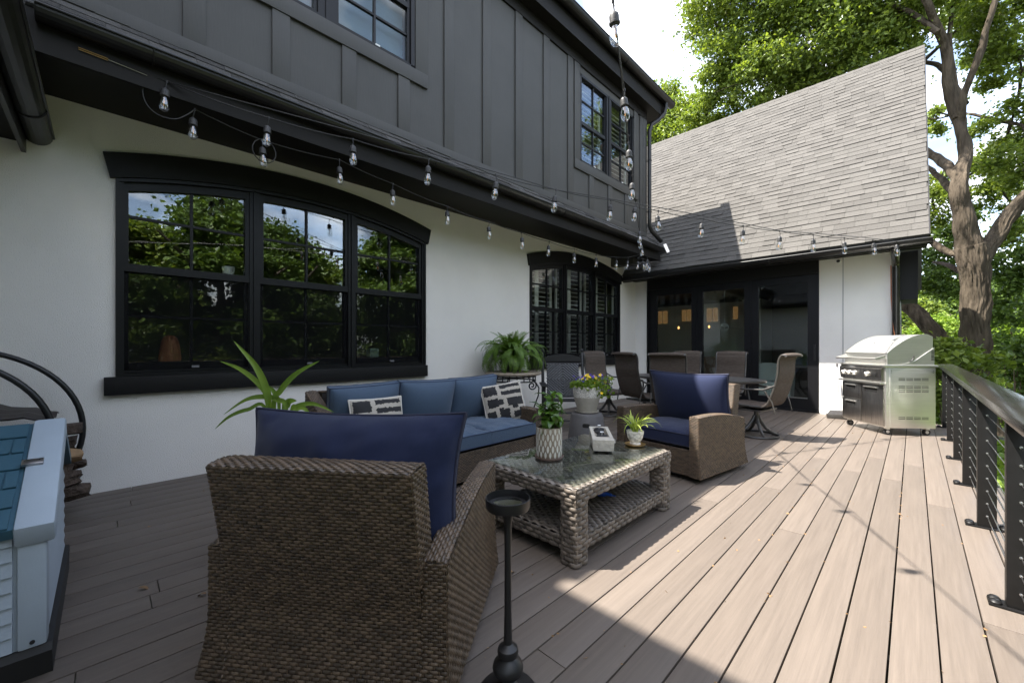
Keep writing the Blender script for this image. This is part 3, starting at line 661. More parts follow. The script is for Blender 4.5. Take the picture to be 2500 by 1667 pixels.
def cushion(w, h, t, edge, n=26, pinch=.05, sag=.0, wr=.006, seed=0, p=2.6):
    """a stuffed cushion lying in xy, thickness along z"""
    top, bot = [], []
    us = np.sin(np.linspace(-1, 1, n) * PI / 2) * .55 + np.linspace(-1, 1, n) * .45
    for u in us:
        a, b = [], []
        for v in us:
            x = w / 2 * u * (1 - pinch * (1 - v * v)); y = h / 2 * v * (1 - pinch * (1 - u * u))
            f = max(0, (1 - abs(u) ** p)) ** .55 * max(0, (1 - abs(v) ** p)) ** .55
            wk = wr * (mnoise.noise(Vector((x * 9 + seed, y * 9, 1))) + .6 * mnoise.noise(Vector((x * 21, y * 21 + seed, 4)))) * min(1, f * 3 + .15)
            a.append((x, y, edge / 2 + (t - edge) / 2 * f + wk)); b.append((x, y, -edge / 2 - (t - edge) / 2 * f))
        top.append(a); bot.append(b)
    mb = MB(); mb.sheet(top); mb.sheet([r[::-1] for r in bot])
    ring = [(i, 0) for i in range(n)] + [(n-1, j) for j in range(1, n)] + [(i, n-1) for i in range(n-2, -1, -1)] + [(0, j) for j in range(n-2, 0, -1)]
    if edge > 0:
        k = len(ring)
        vs = [top[i][j] for i, j in ring] + [tuple(np.array(top[i][j]) * np.array([1.0 + .012, 1.0 + .012, 0])) for i, j in ring] + [bot[i][j] for i, j in ring]
        mb.add(vs, [(q, (q+1) % k, k + (q+1) % k, k + q) for q in range(k)] + [(k + q, k + (q+1) % k, 2*k + (q+1) % k, 2*k + q) for q in range(k)])
    pipes = [[top[i][j] for i, j in ring]] + ([[bot[i][j] for i, j in ring]] if edge > 0 else [])
    return mb, pipes
def cushion_part(name, parent, w, h, t, edge, M4, mat, pmat, seed=0, pinch=.05, wr=.006, p=2.6, pr=.006):
    mb, pipes = cushion(w, h, t, edge, seed=seed, pinch=pinch, wr=wr, p=p); mb.xf(M4)
    o = mb.build(name, M[mat], parent, ang=60)
    pb = MB()
    for q in pipes: pb.tube(q, pr, 6, closed=True)
    pb.xf(M4); pb.build('piping', M[pmat], o); return o

# ------------------------------------------------------------------ wicker swivel armchair
def armchair(label, loc, rz, seed, cw_=.86, cx_=0):
    t = thing('wicker_armchair', label, 'armchair', loc, rz, 'wicker swivel armchairs with navy cushions')
    Wd, D, AT = .886, .87, .085; hw = Wd / 2
    ztop = lambda s: .50 + .085 * s + .032 * np.sin(PI * np.clip(s, 0, 1)) ** 1.0
    fl = lambda z: .055 * np.clip(1 - z / .30, 0, 1) ** 2
    z0 = .05
    for sx in (-1, 1):
        xo, xi = sx * hw, sx * (hw - AT)
        def outer(s, t_, xo=xo, sx=sx):
            zz = np.minimum(z0 + (.625 - z0) * t_, ztop(s)); y = -D/2 + D * s - fl(zz) * (1 - s) * 1.0
            return np.stack([xo + sx * fl(zz) * .5, y, zz], 1), np.broadcast_to(np.array([sx, 0, .0]), (len(s), 3))
        def inner(s, t_, xi=xi, sx=sx):
            zz = .25 + (ztop(s) - .25) * t_; return np.stack([np.full(len(s), xi), -D/2 + D * s, zz], 1), np.broadcast_to(np.array([-sx, 0, 0.]), (len(s), 3))
        def top(s, t_, xo=xo, xi=xi):
            cr = .006 * np.sin(PI * t_); return np.stack([xi + (xo - xi) * t_, -D/2 + D * s, ztop(s) + cr], 1), np.broadcast_to(np.array([0, 0, 1.]), (len(s), 3))
        def front(s, t_, xo=xo, xi=xi, sx=sx):
            zz = z0 + (ztop(np.array([1.]))[0] - z0) * t_; return np.stack([xi + (xo + sx * fl(zz) * .5 - xi) * s, np.full(len(s), D/2), zz], 1), np.broadcast_to(np.array([0, 1., 0]), (len(s), 3))
        def rear(s, t_, xo=xo, xi=xi, sx=sx):
            zz = z0 + (ztop(np.array([0.]))[0] - z0) * t_; return np.stack([xi + (xo + sx * fl(zz) * .5 - xi) * s, -D/2 - fl(zz), zz], 1), np.broadcast_to(np.array([0, -1., 0]), (len(s), 3))
        wpart('armrest', t, [(outer, D, .52), (inner, D, .33), (top, D, AT), (front, AT, .53), (rear, AT, .45)], bseg=9)
    bw = hw - AT; lean = lambda z: .095 * np.clip((z - .30) / .52, 0, 1) ** 1.1
    def brear(s, t_):
        zz = z0 + (.82 - z0) * t_; return np.stack([-bw + 2 * bw * s, -D/2 - lean(zz) - fl(zz), zz], 1), np.broadcast_to(np.array([0, -1., -.12]), (len(s), 3))
    def bfront(s, t_):
        zz = .3 + (.82 - .3) * t_; return np.stack([-bw + 2 * bw * s, -D/2 + .12 - lean(zz), zz], 1), np.broadcast_to(np.array([0, 1., 0]), (len(s), 3))
    def btop(s, t_): return np.stack([-bw + 2 * bw * s, -D/2 - .095 + .125 * t_, np.full(len(s), .82) + .008 * np.sin(PI * t_)], 1), np.broadcast_to(np.array([0, 0, 1.]), (len(s), 3))
    maps = [(brear, 2 * bw, .77), (bfront, 2 * bw, .5), (btop, 2 * bw, .125)]
    for sx in (-1, 1):
        def bs(s, t_, sx=sx):
            zz = .42 + (.82 - .42) * t_; return np.stack([np.full(len(s), sx * bw), -D/2 - lean(zz) + .122 * s, zz], 1), np.broadcast_to(np.array([sx, 0, 0.]), (len(s), 3))
        maps.append((bs, .122, .4))
    wpart('backrest', t, maps, bseg=9)
    fp = quadmap((-bw, D/2 - .02, .05), (bw, D/2 - .02, .05), (bw, D/2 - .02, .285), (-bw, D/2 - .02, .285), (0, 1, 0))
    core = MB().box((-bw, -D/2 + .02, .06), (bw, D/2 - .03, .275))
    wpart('seat_base', t, [(fp, 2 * bw, .235)], core)
    MB().lathe([(.06, 0), (.34, 0), (.34, .02), (.30, .03), (.06, .06)], 32).build('swivel_base', M['blackmetal'], t)
    T = Matrix.Translation((0, .08, .365)); cushion_part('seat_cushion', t, .71, .66, .19, .10, T, 'navy', 'navypipe', seed, .01, .004, 4.0)
    T = Matrix.Translation((cx_, -.19, .665)) @ Matrix.Rotation(R(78), 4, 'X'); cushion_part('back_cushion', t, cw_, .58, .28, 0.02, T, 'navy', 'navypipe', seed + 3, .07, .022, 2.2)
    return t
armchair('brown wicker armchair in the foreground seen from behind with navy cushions', (-1.709, .880, 0), math.atan2(.598, .80), 1, .93, -.035)
armchair('brown wicker armchair with navy cushions half in sun facing the glass coffee table', (-1.708, 4.166, 0), PI - .15, 7)

# ------------------------------------------------------------------ wicker sofa (front faces +X)
def sofa():
    t = thing('wicker_sofa', 'long brown wicker sofa with faded blue cushions along the white wall', 'sofa', (-3.21, 2.215, 0), -PI/2)
    Wd, D, AT = 2.03, .88, .10; hw = Wd / 2; z0 = .04
    def ztop(s): return .83 - .25 * np.clip(s / .62, 0, 1) ** .9 - .02 * s
    for sx in (-1, 1):
        xo, xi = sx * hw, sx * (hw - AT)
        def outer(s, t_, xo=xo, sx=sx): return np.stack([np.full(len(s), xo), -D/2 + D * s, z0 + (ztop(s) - z0) * t_], 1), np.broadcast_to(np.array([sx, 0, 0.]), (len(s), 3))
        def inner(s, t_, xi=xi, sx=sx): return np.stack([np.full(len(s), xi), -D/2 + D * s, .28 + (ztop(s) - .28) * t_], 1), np.broadcast_to(np.array([-sx, 0, 0.]), (len(s), 3))
        def top(s, t_, xo=xo, xi=xi): return np.stack([xi + (xo - xi) * t_, -D/2 + D * s, ztop(s) + .008 * np.sin(PI * t_)], 1), np.broadcast_to(np.array([0, .3, 1.]), (len(s), 3))
        def front(s, t_, xo=xo, xi=xi): return np.stack([xi + (xo - xi) * s, np.full(len(s), D/2), z0 + (.56 - z0) * t_], 1), np.broadcast_to(np.array([0, 1., 0]), (len(s), 3))
        wpart('armrest', t, [(outer, D, .6), (inner, D, .4), (top, D, AT), (front, AT, .52)], bseg=9)
    fp = quadmap((-hw + AT, D/2 - .01, .04), (hw - AT, D/2 - .01, .04), (hw - AT, D/2 - .01, .29), (-hw + AT, D/2 - .01, .29), (0, 1, 0))
    wpart('seat_base', t, [(fp, Wd - 2 * AT, .25)], MB().box((-hw + AT, -D/2 + .02, .05), (hw - AT, D/2 - .02, .28)))
    bt = quadmap((-hw + AT, -D/2, .83), (hw - AT, -D/2, .83), (hw - AT, -D/2 + .1, .83), (-hw + AT, -D/2 + .1, .83), (0, 0, 1))
    wpart('backrest', t, [(bt, Wd - .2, .1)], MB().box((-hw + AT, -D/2 + .004, .28), (hw - AT, -D/2 + .096, .822)))
    cw = (Wd - 2 * AT) / 3
    for k in range(3):
        x = -hw + AT + cw * (k + .5)
        cushion_part('seat_cushion', t, cw - .006, .72, .185, .11, Matrix.Translation((x, .09, .375)), 'denim', 'denimpipe', 20 + k, .012, .016, 2.8, .005)
        T = Matrix.Translation((x, -.225 + .02 * (k % 2), .645)) @ Matrix.Rotation(R(76), 4, 'X') @ Matrix.Rotation(R((-1.5, 2, -1)[k]), 4, 'Z')
        cushion_part('back_cushion', t, cw + .02, .50, .31, .06, T, 'denim', 'denimpipe', 30 + 5 * k, .035, .030, 2.3, .005)
    for x in (-hw + .08, hw - .08):
        for y in (-D/2 + .08, D/2 - .08): MB().box((x - .025, y - .025, 0), (x + .025, y + .025, .05)).build('foot', M['blackmetal'], t, smooth=False)
    return t
sofa()
# ------------------------------------------------------------------ patterned throw pillows
M['pillow_cream'] = pm('pillow_cream', (0.3910, 0.3570, 0.3060), .9, nscale=300, namp=.2, bump=.3, bscale=400); M['pillow_black'] = pm('pillow_black', (.016, .016, .018), .9, nscale=300, namp=.3)
PATCH = [(.05, .36, .70, .95), (.44, .60, .84, .95), (.60, .95, .86, .95), (.44, .96, .66, .77), (.10, .34, .38, .61), (.34, .47, .42, .56), (.55, .95, .36, .57), (.66, .80, .28, .38), (.05, .25, .05, .29), (.33, .58, .05, .30), (.33, .44, .28, .34), (.67, .95, .05, .20), (.82, .95, .20, .29)]
M['pillow_pipe'] = pm('pillow_pipe', (.6, .57, .52), .8)
def throw_pillow(label, loc, rot, seed):
    mb, pipes = cushion(.45, .40, .15, 0.004, n=84, seed=seed, pinch=.045, wr=.006, p=2.2)
    t = thing('throw_pillow', label, 'pillow', loc, 0, 'black and cream throw pillows on the sofa'); t.rotation_euler = rot
    me = mb.mesh('pillow_cover', True, ang=60); me.materials.append(M['pillow_cream']); me.materials.append(M['pillow_black'])
    for pl in me.polygons:
        c_ = pl.center; u, v = c_.x / .45 + .5, c_.y / .40 + .5; w1 = .018 * mnoise.noise(Vector((u * 22, v * 22, seed))); w2 = .018 * mnoise.noise(Vector((u * 22, v * 22, seed + 7)))
        if any(a + w1 < u < b + w1 and c + w2 < v < d + w2 for a, b, c, d in PATCH): pl.material_index = 1
    o = obj('pillow_cover', me, None, t); pb = MB().tube(pipes[0], .007, 6, closed=True); pb.build('piping', M['pillow_pipe'], t)
throw_pillow('black and cream throw pillow at the sofa end nearest the long leafed plant', (-3.19, 1.62, .585), (R(90) * .82, 0, R(90 - 6)), 1)
throw_pillow('black and cream throw pillow leaning in the sofa corner nearest the fern', (-3.12, 3.02, .62), (R(90) * .80, R(-9), R(90 - 30)), 5)

# ------------------------------------------------------------------ wicker coffee table with glass top
TX0, TX1, TY0, TY1, TH = -2.085, -1.303, 1.812, 3.008, .44
tb = thing('coffee_table', 'chunky woven coffee table with glass top and lower shelf', 'coffee table', ((TX0+TX1)/2, (TY0+TY1)/2, 0))
hx, hy = (TX1 - TX0) / 2, (TY1 - TY0) / 2
kw = dict(pu=.036, pv=.0255, h=.010, mat='wicktable')
def ring_maps(z0, z1, e=0):
    a, b = hx - e, hy - e
    return [(quadmap((-a,-b,z0),(a,-b,z0),(a,-b,z1),(-a,-b,z1),(0,-1,0)), 2*a, z1-z0), (quadmap((a,-b,z0),(a,b,z0),(a,b,z1),(a,-b,z1),(1,0,0)), 2*b, z1-z0),
            (quadmap((a,b,z0),(-a,b,z0),(-a,b,z1),(a,b,z1),(0,1,0)), 2*a, z1-z0), (quadmap((-a,b,z0),(-a,-b,z0),(-a,-b,z1),(-a,b,z1),(-1,0,0)), 2*b, z1-z0)]
topq = quadmap((-hx,-hy,TH-.012),(hx,-hy,TH-.012),(hx,hy,TH-.012),(-hx,hy,TH-.012),(0,0,1))
wpart('tabletop', tb, ring_maps(TH - .085, TH - .012) + [(topq, 2*hx, 2*hy)], MB().box((-hx+.01,-hy+.01,TH-.075),(hx-.01,hy-.01,TH-.03)), **kw)
sh = quadmap((-hx+.02,-hy+.02,.150),(hx-.02,-hy+.02,.150),(hx-.02,hy-.02,.150),(-hx+.02,hy-.02,.150),(0,0,1))
wpart('shelf', tb, ring_maps(.075, .150, .012) + [(sh, 2*hx-.04, 2*hy-.04)], MB().box((-hx+.025,-hy+.025,.085),(hx-.025,hy-.025,.135)), **kw)
for sx in (-1, 1):
    for sy in (-1, 1):
        cx, cy, e = sx * (hx - .055), sy * (hy - .055), .056; z0, z1 = .004, TH - .08
        mp = []
        for a in range(4):
            c_, s_ = math.cos(a * PI / 2), math.sin(a * PI / 2)
            def P(u, z, c_=c_, s_=s_): return (cx + (e * c_ - u * s_), cy + (e * s_ + u * c_), z)
            def fm(s, t_, c_=c_, s_=s_, cx=cx, cy=cy):
                u = (-1 + 2 * s) * e; bul = -.012 * np.abs(-1 + 2 * s) ** 4
                return np.stack([cx + ((e + bul) * c_ - u * s_), cy + ((e + bul) * s_ + u * c_), z0 + (z1 - z0) * t_], 1), np.broadcast_to(np.array([c_, s_, 0.]), (len(s), 3))
            mp.append((fm, 2 * e, z1 - z0))
        wpart('leg', tb, mp, MB().box((cx-.044, cy-.044, 0), (cx+.044, cy+.044, z1)), pu=.037, pv=.0255, h=.010, mat='wicktable', bseg=5)
M['tableglass'] = glass('tableglass', (.93, .965, .94), .03, 1.0)
MB().box((-hx + .03, -hy + .03, TH + .002), (hx - .03, hy - .03, TH + .008)).build('glass_top', M['tableglass'], tb, bevel=.002)
# glass rises a few millimetres above the weave: things on the table stand at TZ
TZ = TH + .0085

# ------------------------------------------------------------------ candle stand
cs = thing('candle_stand', 'tall matt black candle stand with dish top on the deck', 'candle stand', (-1.007, .995, 0))
MB().lathe([(.0, 0), (.105, 0), (.107, .006), (.098, .018), (.055, .035), (.028, .05), (.022, .06)], 40, caps=False).build('foot', M['candle'], cs)
MB().lathe([(.02, .058), (.030, .064), (.050, .085), (.054, .10), (.050, .115), (.030, .132), (.026, .137), (.034, .143), (.037, .156), (.034, .168), (.020, .178), (.015, .183), (.0125, .30), (.012, .50), (.0135, .60), (.018, .625), (.026, .642)], 32, caps=False).build('stem', M['candle'], cs)
MB().lathe([(.02, .638), (.040, .645), (.074, .655), (.078, .662), (.079, .692), (.075, .693), (.073, .668), (.055, .664), (.0, .664)], 40, caps=False).build('dish', M['candle'], cs)
MB().lathe([(.0, .6645), (.050, .6645), (.050, .674), (.0, .674)], 32, caps=False).build('glass_insert', glass('candleglass', (.5, .5, .5), .1, 1.5), cs)

# ------------------------------------------------------------------ railing
POSTY = [1.75, 2.98, 4.18, 5.33, 6.47, 7.67, 8.87]
rl = thing('cable_railing', 'black metal deck railing with thin steel cables and flat top rail', 'railing', (.35, 5.2, 0))
RO = (.35, 5.2, 0)
pmesh = MB().box((-.043, -.028, .012), (.043, .028, .90)).mesh('post', True, .003)
flm = MB().box((-.020, -.0305, .012), (.020, -.0265, .90)).mesh('post_channel', False)
plm = MB().box((-.098, -.042, 0), (.098, .042, .012)).mesh('base_plate', True, .004)
bolt = MB().lathe([(.0, .0), (.022, .0), (.022, .008), (.014, .016), (.0, .018)], 16, caps=False).mesh('bolt', True)
for y in POSTY:
    p = obj('post', pmesh, M['railpost'], rl, loc=(0, y - RO[1], 0))
    b = obj('base_plate', plm, M['railpost'], p)
    for sx in (-1, 1):
        for sy in (-1, 1): obj('bolt', bolt, M['railpost'], p, loc=(sx * .076, sy * .02, .012))
    fit = MB().tube([(0, -.032, 0), (0, -.026, 0)], .006, 8).mesh('cable_fitting')
    for k in range(10): obj('cable_fitting', fit, M['cable'], p, loc=(0, 0, .085 + k * .084))
m = MB().box((.275, .6, .900), (.435, 9.12, .944)); m.build('top_rail', M['railtop'], rl, bevel=.004, org=RO)
m = MB().box((.30, .6, .872), (.40, 9.12, .899)); m.build('rail_channel', M['railpost'], rl, smooth=False, org=RO)
cm = MB().tube([(0, .7 - RO[1], 0), (0, 9.0 - RO[1], 0)], .0026, 6).mesh('cable')
for k in range(10): obj('cable', cm, M['cable'], rl, loc=(0, 0, .085 + k * .084))

# ------------------------------------------------------------------ string lights
SOCK = MB().lathe([(.0, .0), (.006, .0), (.010, -.004), (.019, -.012), (.021, -.020), (.021, -.042), (.0235, -.044), (.0235, -.052), (.0, -.053)], 14, caps=False).mesh('socket')
BULB = MB().lathe([(.013, -.050), (.014, -.058), (.0225, -.080), (.0255, -.100), (.0245, -.116), (.019, -.131), (.010, -.139), (.0, -.141)], 16, caps=False).mesh('bulb')
FIL = MB().tube([(0, 0, -.060), (0, 0, -.075)], .0018, 5).tube([(0.002, 0, -.074), (.003, 0, -.108)], .0028, 6).mesh('filament')
def catenary(a, b, sag, n):
    return [Vector(a).lerp(Vector(b), i / n) - Vector((0, 0, sag * 4 * (i / n) * (1 - i / n))) for i in range(n + 1)]
def string(label, pts, cordpaths, drop=.05, tilt=6):
    t = thing('string_lights', label, 'string lights', tuple(pts[0]), 0, 'strings of bulbs over the deck'); O_ = Vector(pts[0])
    m = MB()
    for path in cordpaths: m.tube([Vector(p) - O_ for p in path], .0042, 6)
    m.build('cord', M['cable_black'], t)
    for p in pts:
        p = Vector(p) - O_; d = drop * rb.uniform(.8, 1.3)
        off = Vector((rb.uniform(-.012, .012), rb.uniform(-.012, .012), -d))
        l = MB().tube([p + Vector((0, 0, .008)), p + Vector((0, 0, -.012))], .008, 6).tube([p, p + off * .5 + Vector((.006, 0, 0)), p + off], .0032, 5); l.build('lead', M['cable_black'], t)
        rot = (R(rb.uniform(-tilt, tilt)), R(rb.uniform(-tilt, tilt)), rb.uniform(0, 6))
        s = obj('socket', SOCK, M['socket'], t, loc=p + off, rot=rot); s.scale = (1.25, 1.25, 1.25); obj('bulb', BULB, M['bulb'], s); obj('filament', FIL, M['filament'], s)
    return t
def smooth_path(pts, k=6, sag=.0):
    out_ = []
    for a, b in zip(pts[:-1], pts[1:]):
        for i in range(k):
            f = i / k; p = Vector(a).lerp(Vector(b), f); p.z -= sag * 4 * f * (1 - f) * (Vector(b) - Vector(a)).length; out_.append(p)
    out_.append(Vector(pts[-1])); return out_
def cat_path(P, n=6):
    P = [Vector(p) for p in P]; q = []
    for i in range(len(P) - 1):
        p0, p1, p2, p3 = P[max(i-1, 0)], P[i], P[i+1], P[min(i+2, len(P)-1)]
        for j in range(n):
            f = j / n; q.append(.5 * ((2 * p1) + (p2 - p0) * f + (2 * p0 - 5 * p1 + 4 * p2 - p3) * f * f + (3 * p1 - p0 - 3 * p2 + p3) * f ** 3))
    return q + [P[-1]]
PA = [(-3.95,.33,3.19),(-3.67,.93,3.05),(-3.41,1.50,2.99),(-3.13,2.08,2.92),(-2.86,2.66,2.87),(-2.59,3.25,2.815),(-2.31,3.84,2.79),(-2.05,4.42,2.75),(-1.77,5.01,2.73),(-1.50,5.59,2.712),(-1.23,6.16,2.71),(-.96,6.74,2.72),(-.69,7.33,2.74),(-.42,7.91,2.77),(-.17,8.42,2.80)]
string('string of clear bulbs crossing the deck from the left eave to the far gutter', PA, [smooth_path(PA, 6, .02), smooth_path([PA[0], PA[5], PA[10], PA[14]], 10, -.004)], .055)
# second string under the eave, ends in the corner cluster
PB = [(-4.0, .50, 3.075), (-4.0, .96, 3.0), (-4.0, 1.626, 3.047), (-4.0, 2.20, 2.975), (-4.0, 2.93, 2.905), (-4.0, 3.60, 2.87), (-4.0, 4.22, 2.85), (-4.0, 4.85, 2.835), (-4.0, 5.50, 2.83), (-4.0, 6.15, 2.84), (-3.98, 6.80, 2.90), (-3.95, 7.20, 2.95)]
PBc = [(-3.95,.33,3.19), (-3.96,.26,3.185), (-3.98,.20,3.10), (-3.99,.215,3.0), (-4.0,.28,2.945), (-4.0, .38, 2.95), (-4.0, .46, 3.02), PB[0]]
lp = [(-4.0, .98 + .09 * math.sin(a), 2.91 + .10 * math.cos(a)) for a in np.linspace(0, 2 * PI, 15)]
string('string of clear bulbs hanging under the dark eave along the white wall', PB, [smooth_path(PB + [(-3.9, 7.69, 3.10)], 6, .02), cat_path(PBc), lp], .055)
# third string from the corner cluster to above the camera
PC = [(-3.45,6.75,3.06),(-3.2,6.22,3.06),(-2.95,5.70,3.03),(-2.37,4.5,2.96),(-2.08,3.88,3.0),(-1.76,3.21,2.99),(-1.49,2.66,3.08),(-1.13,1.90,3.05)]
PCe = [(-3.9,7.69,3.10)] + PC + [(-.78,1.17,3.03), (-.42,.42,3.0), (-.12,-.27,2.93)]
string('string of clear bulbs running overhead from the house corner towards the viewer', PC, [smooth_path(PCe, 5, .02), smooth_path([PCe[0], PCe[3], PCe[6], PCe[8], PCe[11]], 8, -.003)], .06)
PD = [(-3.93, 7.55, 2.98), (-3.86, 7.62, 2.98), (-3.82, 7.74, 2.97), (-3.90, 7.80, 2.99), (-3.80, 7.68, 3.01), (-3.86, 7.9, 2.98)]
string('bunch of clear bulbs gathered at the inner house corner', PD, [smooth_path([(-3.9, 7.69, 3.10)] + PD, 4, .05)], .05, 14)

# ================================================================== GRILL AND BROOM
gr = thing('gas_grill', 'stainless steel gas grill with curved hood against the cable railing', 'grill', (-.285, 8.04, 0), math.atan2(.768, -.64))
gw, gd = .40, .32
m = MB().box((-gw, -gd, .10), (gw, gd - .012, .93)); m.build('cabinet', M['steel'], gr, bevel=.006)
sp_ = MB()                                                            # near side panel with rows of louvre slots
m = MB().box((-gw - .008, -gd + .02, .115), (-gw - .001, gd - .06, .925)); side = m.build('side_panel', M['steel'], gr, bevel=.002)
for z in (.778, .756, .672, .650, .618, .596, .250, .228):
    for k in range(4):
        y = .155 - k * .098; MB().box((-gw - .010, y - .082, z - .0042), (-gw - .0075, y, z + .0042)).build('vent_slot', M['dark'], side, smooth=False)
for z in (.885, .86):
    for y in (-gd + .04, gd - .075): MB().lathe([(.0, 0), (.004, 0), (.004, .003), (0, .003)], 8, caps=False).xf(Matrix.Translation((-gw - .008, y, z)) @ Matrix.Rotation(R(-90), 4, 'Y')).build('screw', M['dark'], side)
MB().box((-gw - .02, -gd - .02, .931), (gw + .02, gd + .02, .962)).build('shelf_rim', M['steel'], gr, bevel=.008)
MB().prism([(gd + .018, .93), (gd + .045, .90), (gd + .03, .735), (gd - .01, .735), (gd - .01, .93)], 'x', -gw + .015, gw - .0).build('control_panel', M['steeldark'], gr, smooth=False)
MB().box((-gw + .01, gd - .01, .695), (gw, gd + .055, .722)).build('control_rail', M['steel'], gr, bevel=.006)
for x in (.31, .205, .10, -.14):
    k = MB().lathe([(.0, .0), (.036, 0), (.036, .006), (.026, .010), (.024, .034), (.020, .038), (0, .038)], 20, caps=False)
    Mx = Matrix.Translation((x, gd + .037, .825)) @ Matrix.Rotation(R(-96), 4, 'X'); k.xf(Mx); o = k.build('control_knob', M['steel'], gr)
    MB().box((-.005, -.020, .036), (.005, .020, .048)).xf(Mx).build('knob_grip', M['steeldark'], o, bevel=.002)
MB().box((-.30, gd + .034, .795), (-.22, gd + .048, .85)).build('ignition_switch', M['dark'], gr, bevel=.003)
def door(x0, x1, z0, z1, hx0, hx1):
    d = MB().box((x0, gd - .012, z0), (x1, gd + .012, z1)).build('cabinet_door', M['steeldark'], gr, bevel=.004)
    MB().box((hx0, gd + .0125, z1 - .105), (hx1, gd + .0135, z1 - .045)).build('handle_recess', M['dark'], d, smooth=False)
    MB().box((hx0 - .01, gd + .012, z1 - .047), (hx1 + .01, gd + .032, z1 - .030)).build('handle', M['steel'], d, bevel=.003)
door(.015, .385, .445, .68, .12, .30); door(.015, .385, .12, .435, .12, .30); door(-.385, .003, .12, .68, -.28, -.06)
# hood
prof = [(gd - .03, .965), (gd - .03, 1.115)]
for i in range(13):
    a = i / 12; prof.append((gd - .03 - .50 * a, 1.125 + .255 * math.sin(a * PI / 2) ** .92))
prof += [(-gd + .09, 1.375), (-gd + .03, 1.345), (-gd + .03, .965)]
hood = MB().prism(prof, 'x', -gw + .012, gw - .012).build('hood', M['steel'], gr, ang=25)
MB().prism([(p[0] * .985, .965 + (p[1] - .965) * 1.008) for p in prof], 'x', -gw + .004, -gw + .011).build('hood_end', M['steel'], gr, smooth=False)
arcp = [(-gw - .001, .02 - .045 * math.cos(a) - .02, 1.09 - .075 * math.sin(a)) for a in np.linspace(.1, 1.7, 9)]
MB().tube(arcp, .007, 6).build('hinge_slot', M['dark'], hood)
MB().prism([(-gd + .02, .965), (.12, .965), (-.06, 1.02), (-gd + .02, 1.20)], 'x', -gw - .002, -gw + .003).build('hinge_plate', M['steel'], gr, smooth=False)
for k in range(8): MB().box((-gw - .004, -gd + .025, 1.03 + k * .018), (-gw - .0015, -gd + .06, 1.04 + k * .018)).build('back_vent_slot', M['dark'], gr, smooth=False)
m = MB().tube([(-gw + .02, gd + .095, 1.045), (gw - .02, gd + .095, 1.045)], .014, 12); h_ = m.build('hood_handle', M['steel'], gr)
for x in (-gw + .03, gw - .03): MB().prism([(gd - .03, 1.10), (gd + .10, 1.055), (gd + .10, 1.03), (gd - .03, 1.055)], 'x', x - .008, x + .008).build('handle_bracket', M['steel'], gr, smooth=False)
MB().lathe([(0, 0), (.020, 0), (.016, .008), (0, .012)], 16, caps=False).xf(Matrix.Translation((.03, gd - .20, 1.268)) @ Matrix.Rotation(R(-45), 4, 'X')).build('hood_badge', M['flash'], gr)
for x in (-gw + .06, gw - .06):
    for y in (-gd + .07, gd - .07):
        c_ = MB().tube([(x - .016, y, .042), (x + .016, y, .042)], .042, 16).build('caster', M['rubber'], gr); MB().tube([(x - .018, y, .042), (x + .018, y, .042)], .022, 12).build('hub', M['flash'], c_); MB().box((x - .025, y - .02, .075), (x + .025, y + .02, .101)).build('caster_plate', M['steel'], c_, smooth=False)
br = thing('broom_and_dustpan', 'upright broom with white handle and grey dustpan leaning at the wall corner', 'broom', (-.92, 8.72, 0), R(12))
MB().box((-.135, -.07, .0), (.135, .06, .075)).build('dustpan', M['bronze'], br, bevel=.012); MB().prism([(-.13, .07), (.13, .07), (.09, .14), (-.09, .14)], 'y', -.05, -.03).build('brush_head', M['stool'], br, smooth=False)
MB().tube([(.02, -.02, .09), (.02, .14, .88)], .017, 10).build('handle', pm('broomhandle', (.42, .43, .45), .5), br); MB().tube([(.02, -.02, .075), (.02, .0, .125)], .022, 10).build('handle_socket', M['stool'], br); MB().tube([(.02, .137, .86), (.02, .148, .92)], .019, 10).build('handle_grip', M['stool'], br)
MB().tube([(.10, .0, .09), (.06, .25, .80)], .012, 8).build('dustpan_handle', M['white'], br)

# ================================================================== DINING SET
dt = thing('dining_table', 'oval dark metal dining table in front of the patio doors', 'table', (-2.50, 6.62, 0))
a_, b_ = 1.02, .56
m = MB(); k = 48; ring = lambda f, z: [(a_ * f * math.cos(2*PI*i/k), b_ * f * math.sin(2*PI*i/k) * (1 if f == 1 else f), z) for i in range(k)]
rg = [ring(.97, .690), ring(1, .700), ring(1, .722), ring(.985, .730), ring(.93, .730)]
for r0, r1 in zip(rg[:-1], rg[1:]): m.add(r0 + r1, [(i, (i+1) % k, k + (i+1) % k, k + i) for i in range(k)])
m.add(rg[0], [tuple(range(k))[::-1]]); m.build('table_rim', M['bronze'], dt)
x = -.94
while x < .94:
    x2 = x + .088; yy = lambda q: .92 * b_ * math.sqrt(max(0, 1 - (q / (.94 * a_)) ** 2))
    p = [(x, -yy(x)), (x2, -yy(x2)), (x2, yy(x2)), (x, yy(x))]
    MB().prism(p, 'z', .722, .732).build('table_slat', M['tabletop'], dt, smooth=False); x += .092
for sx in (-1, 1):
    for sy in (-1, 1): MB().tube([(sx * .62, sy * .30, .70), (sx * .50, sy * .22, .45), (sx * .52, sy * .24, .22), (sx * .66, sy * .34, .012)], [.024, .022, .022, .024], 10).build('leg', M['bronze'], dt)
MB().tube([(-.51, 0, .36), (.51, 0, .36)], .016, 8).build('stretcher', M['bronze'], dt)
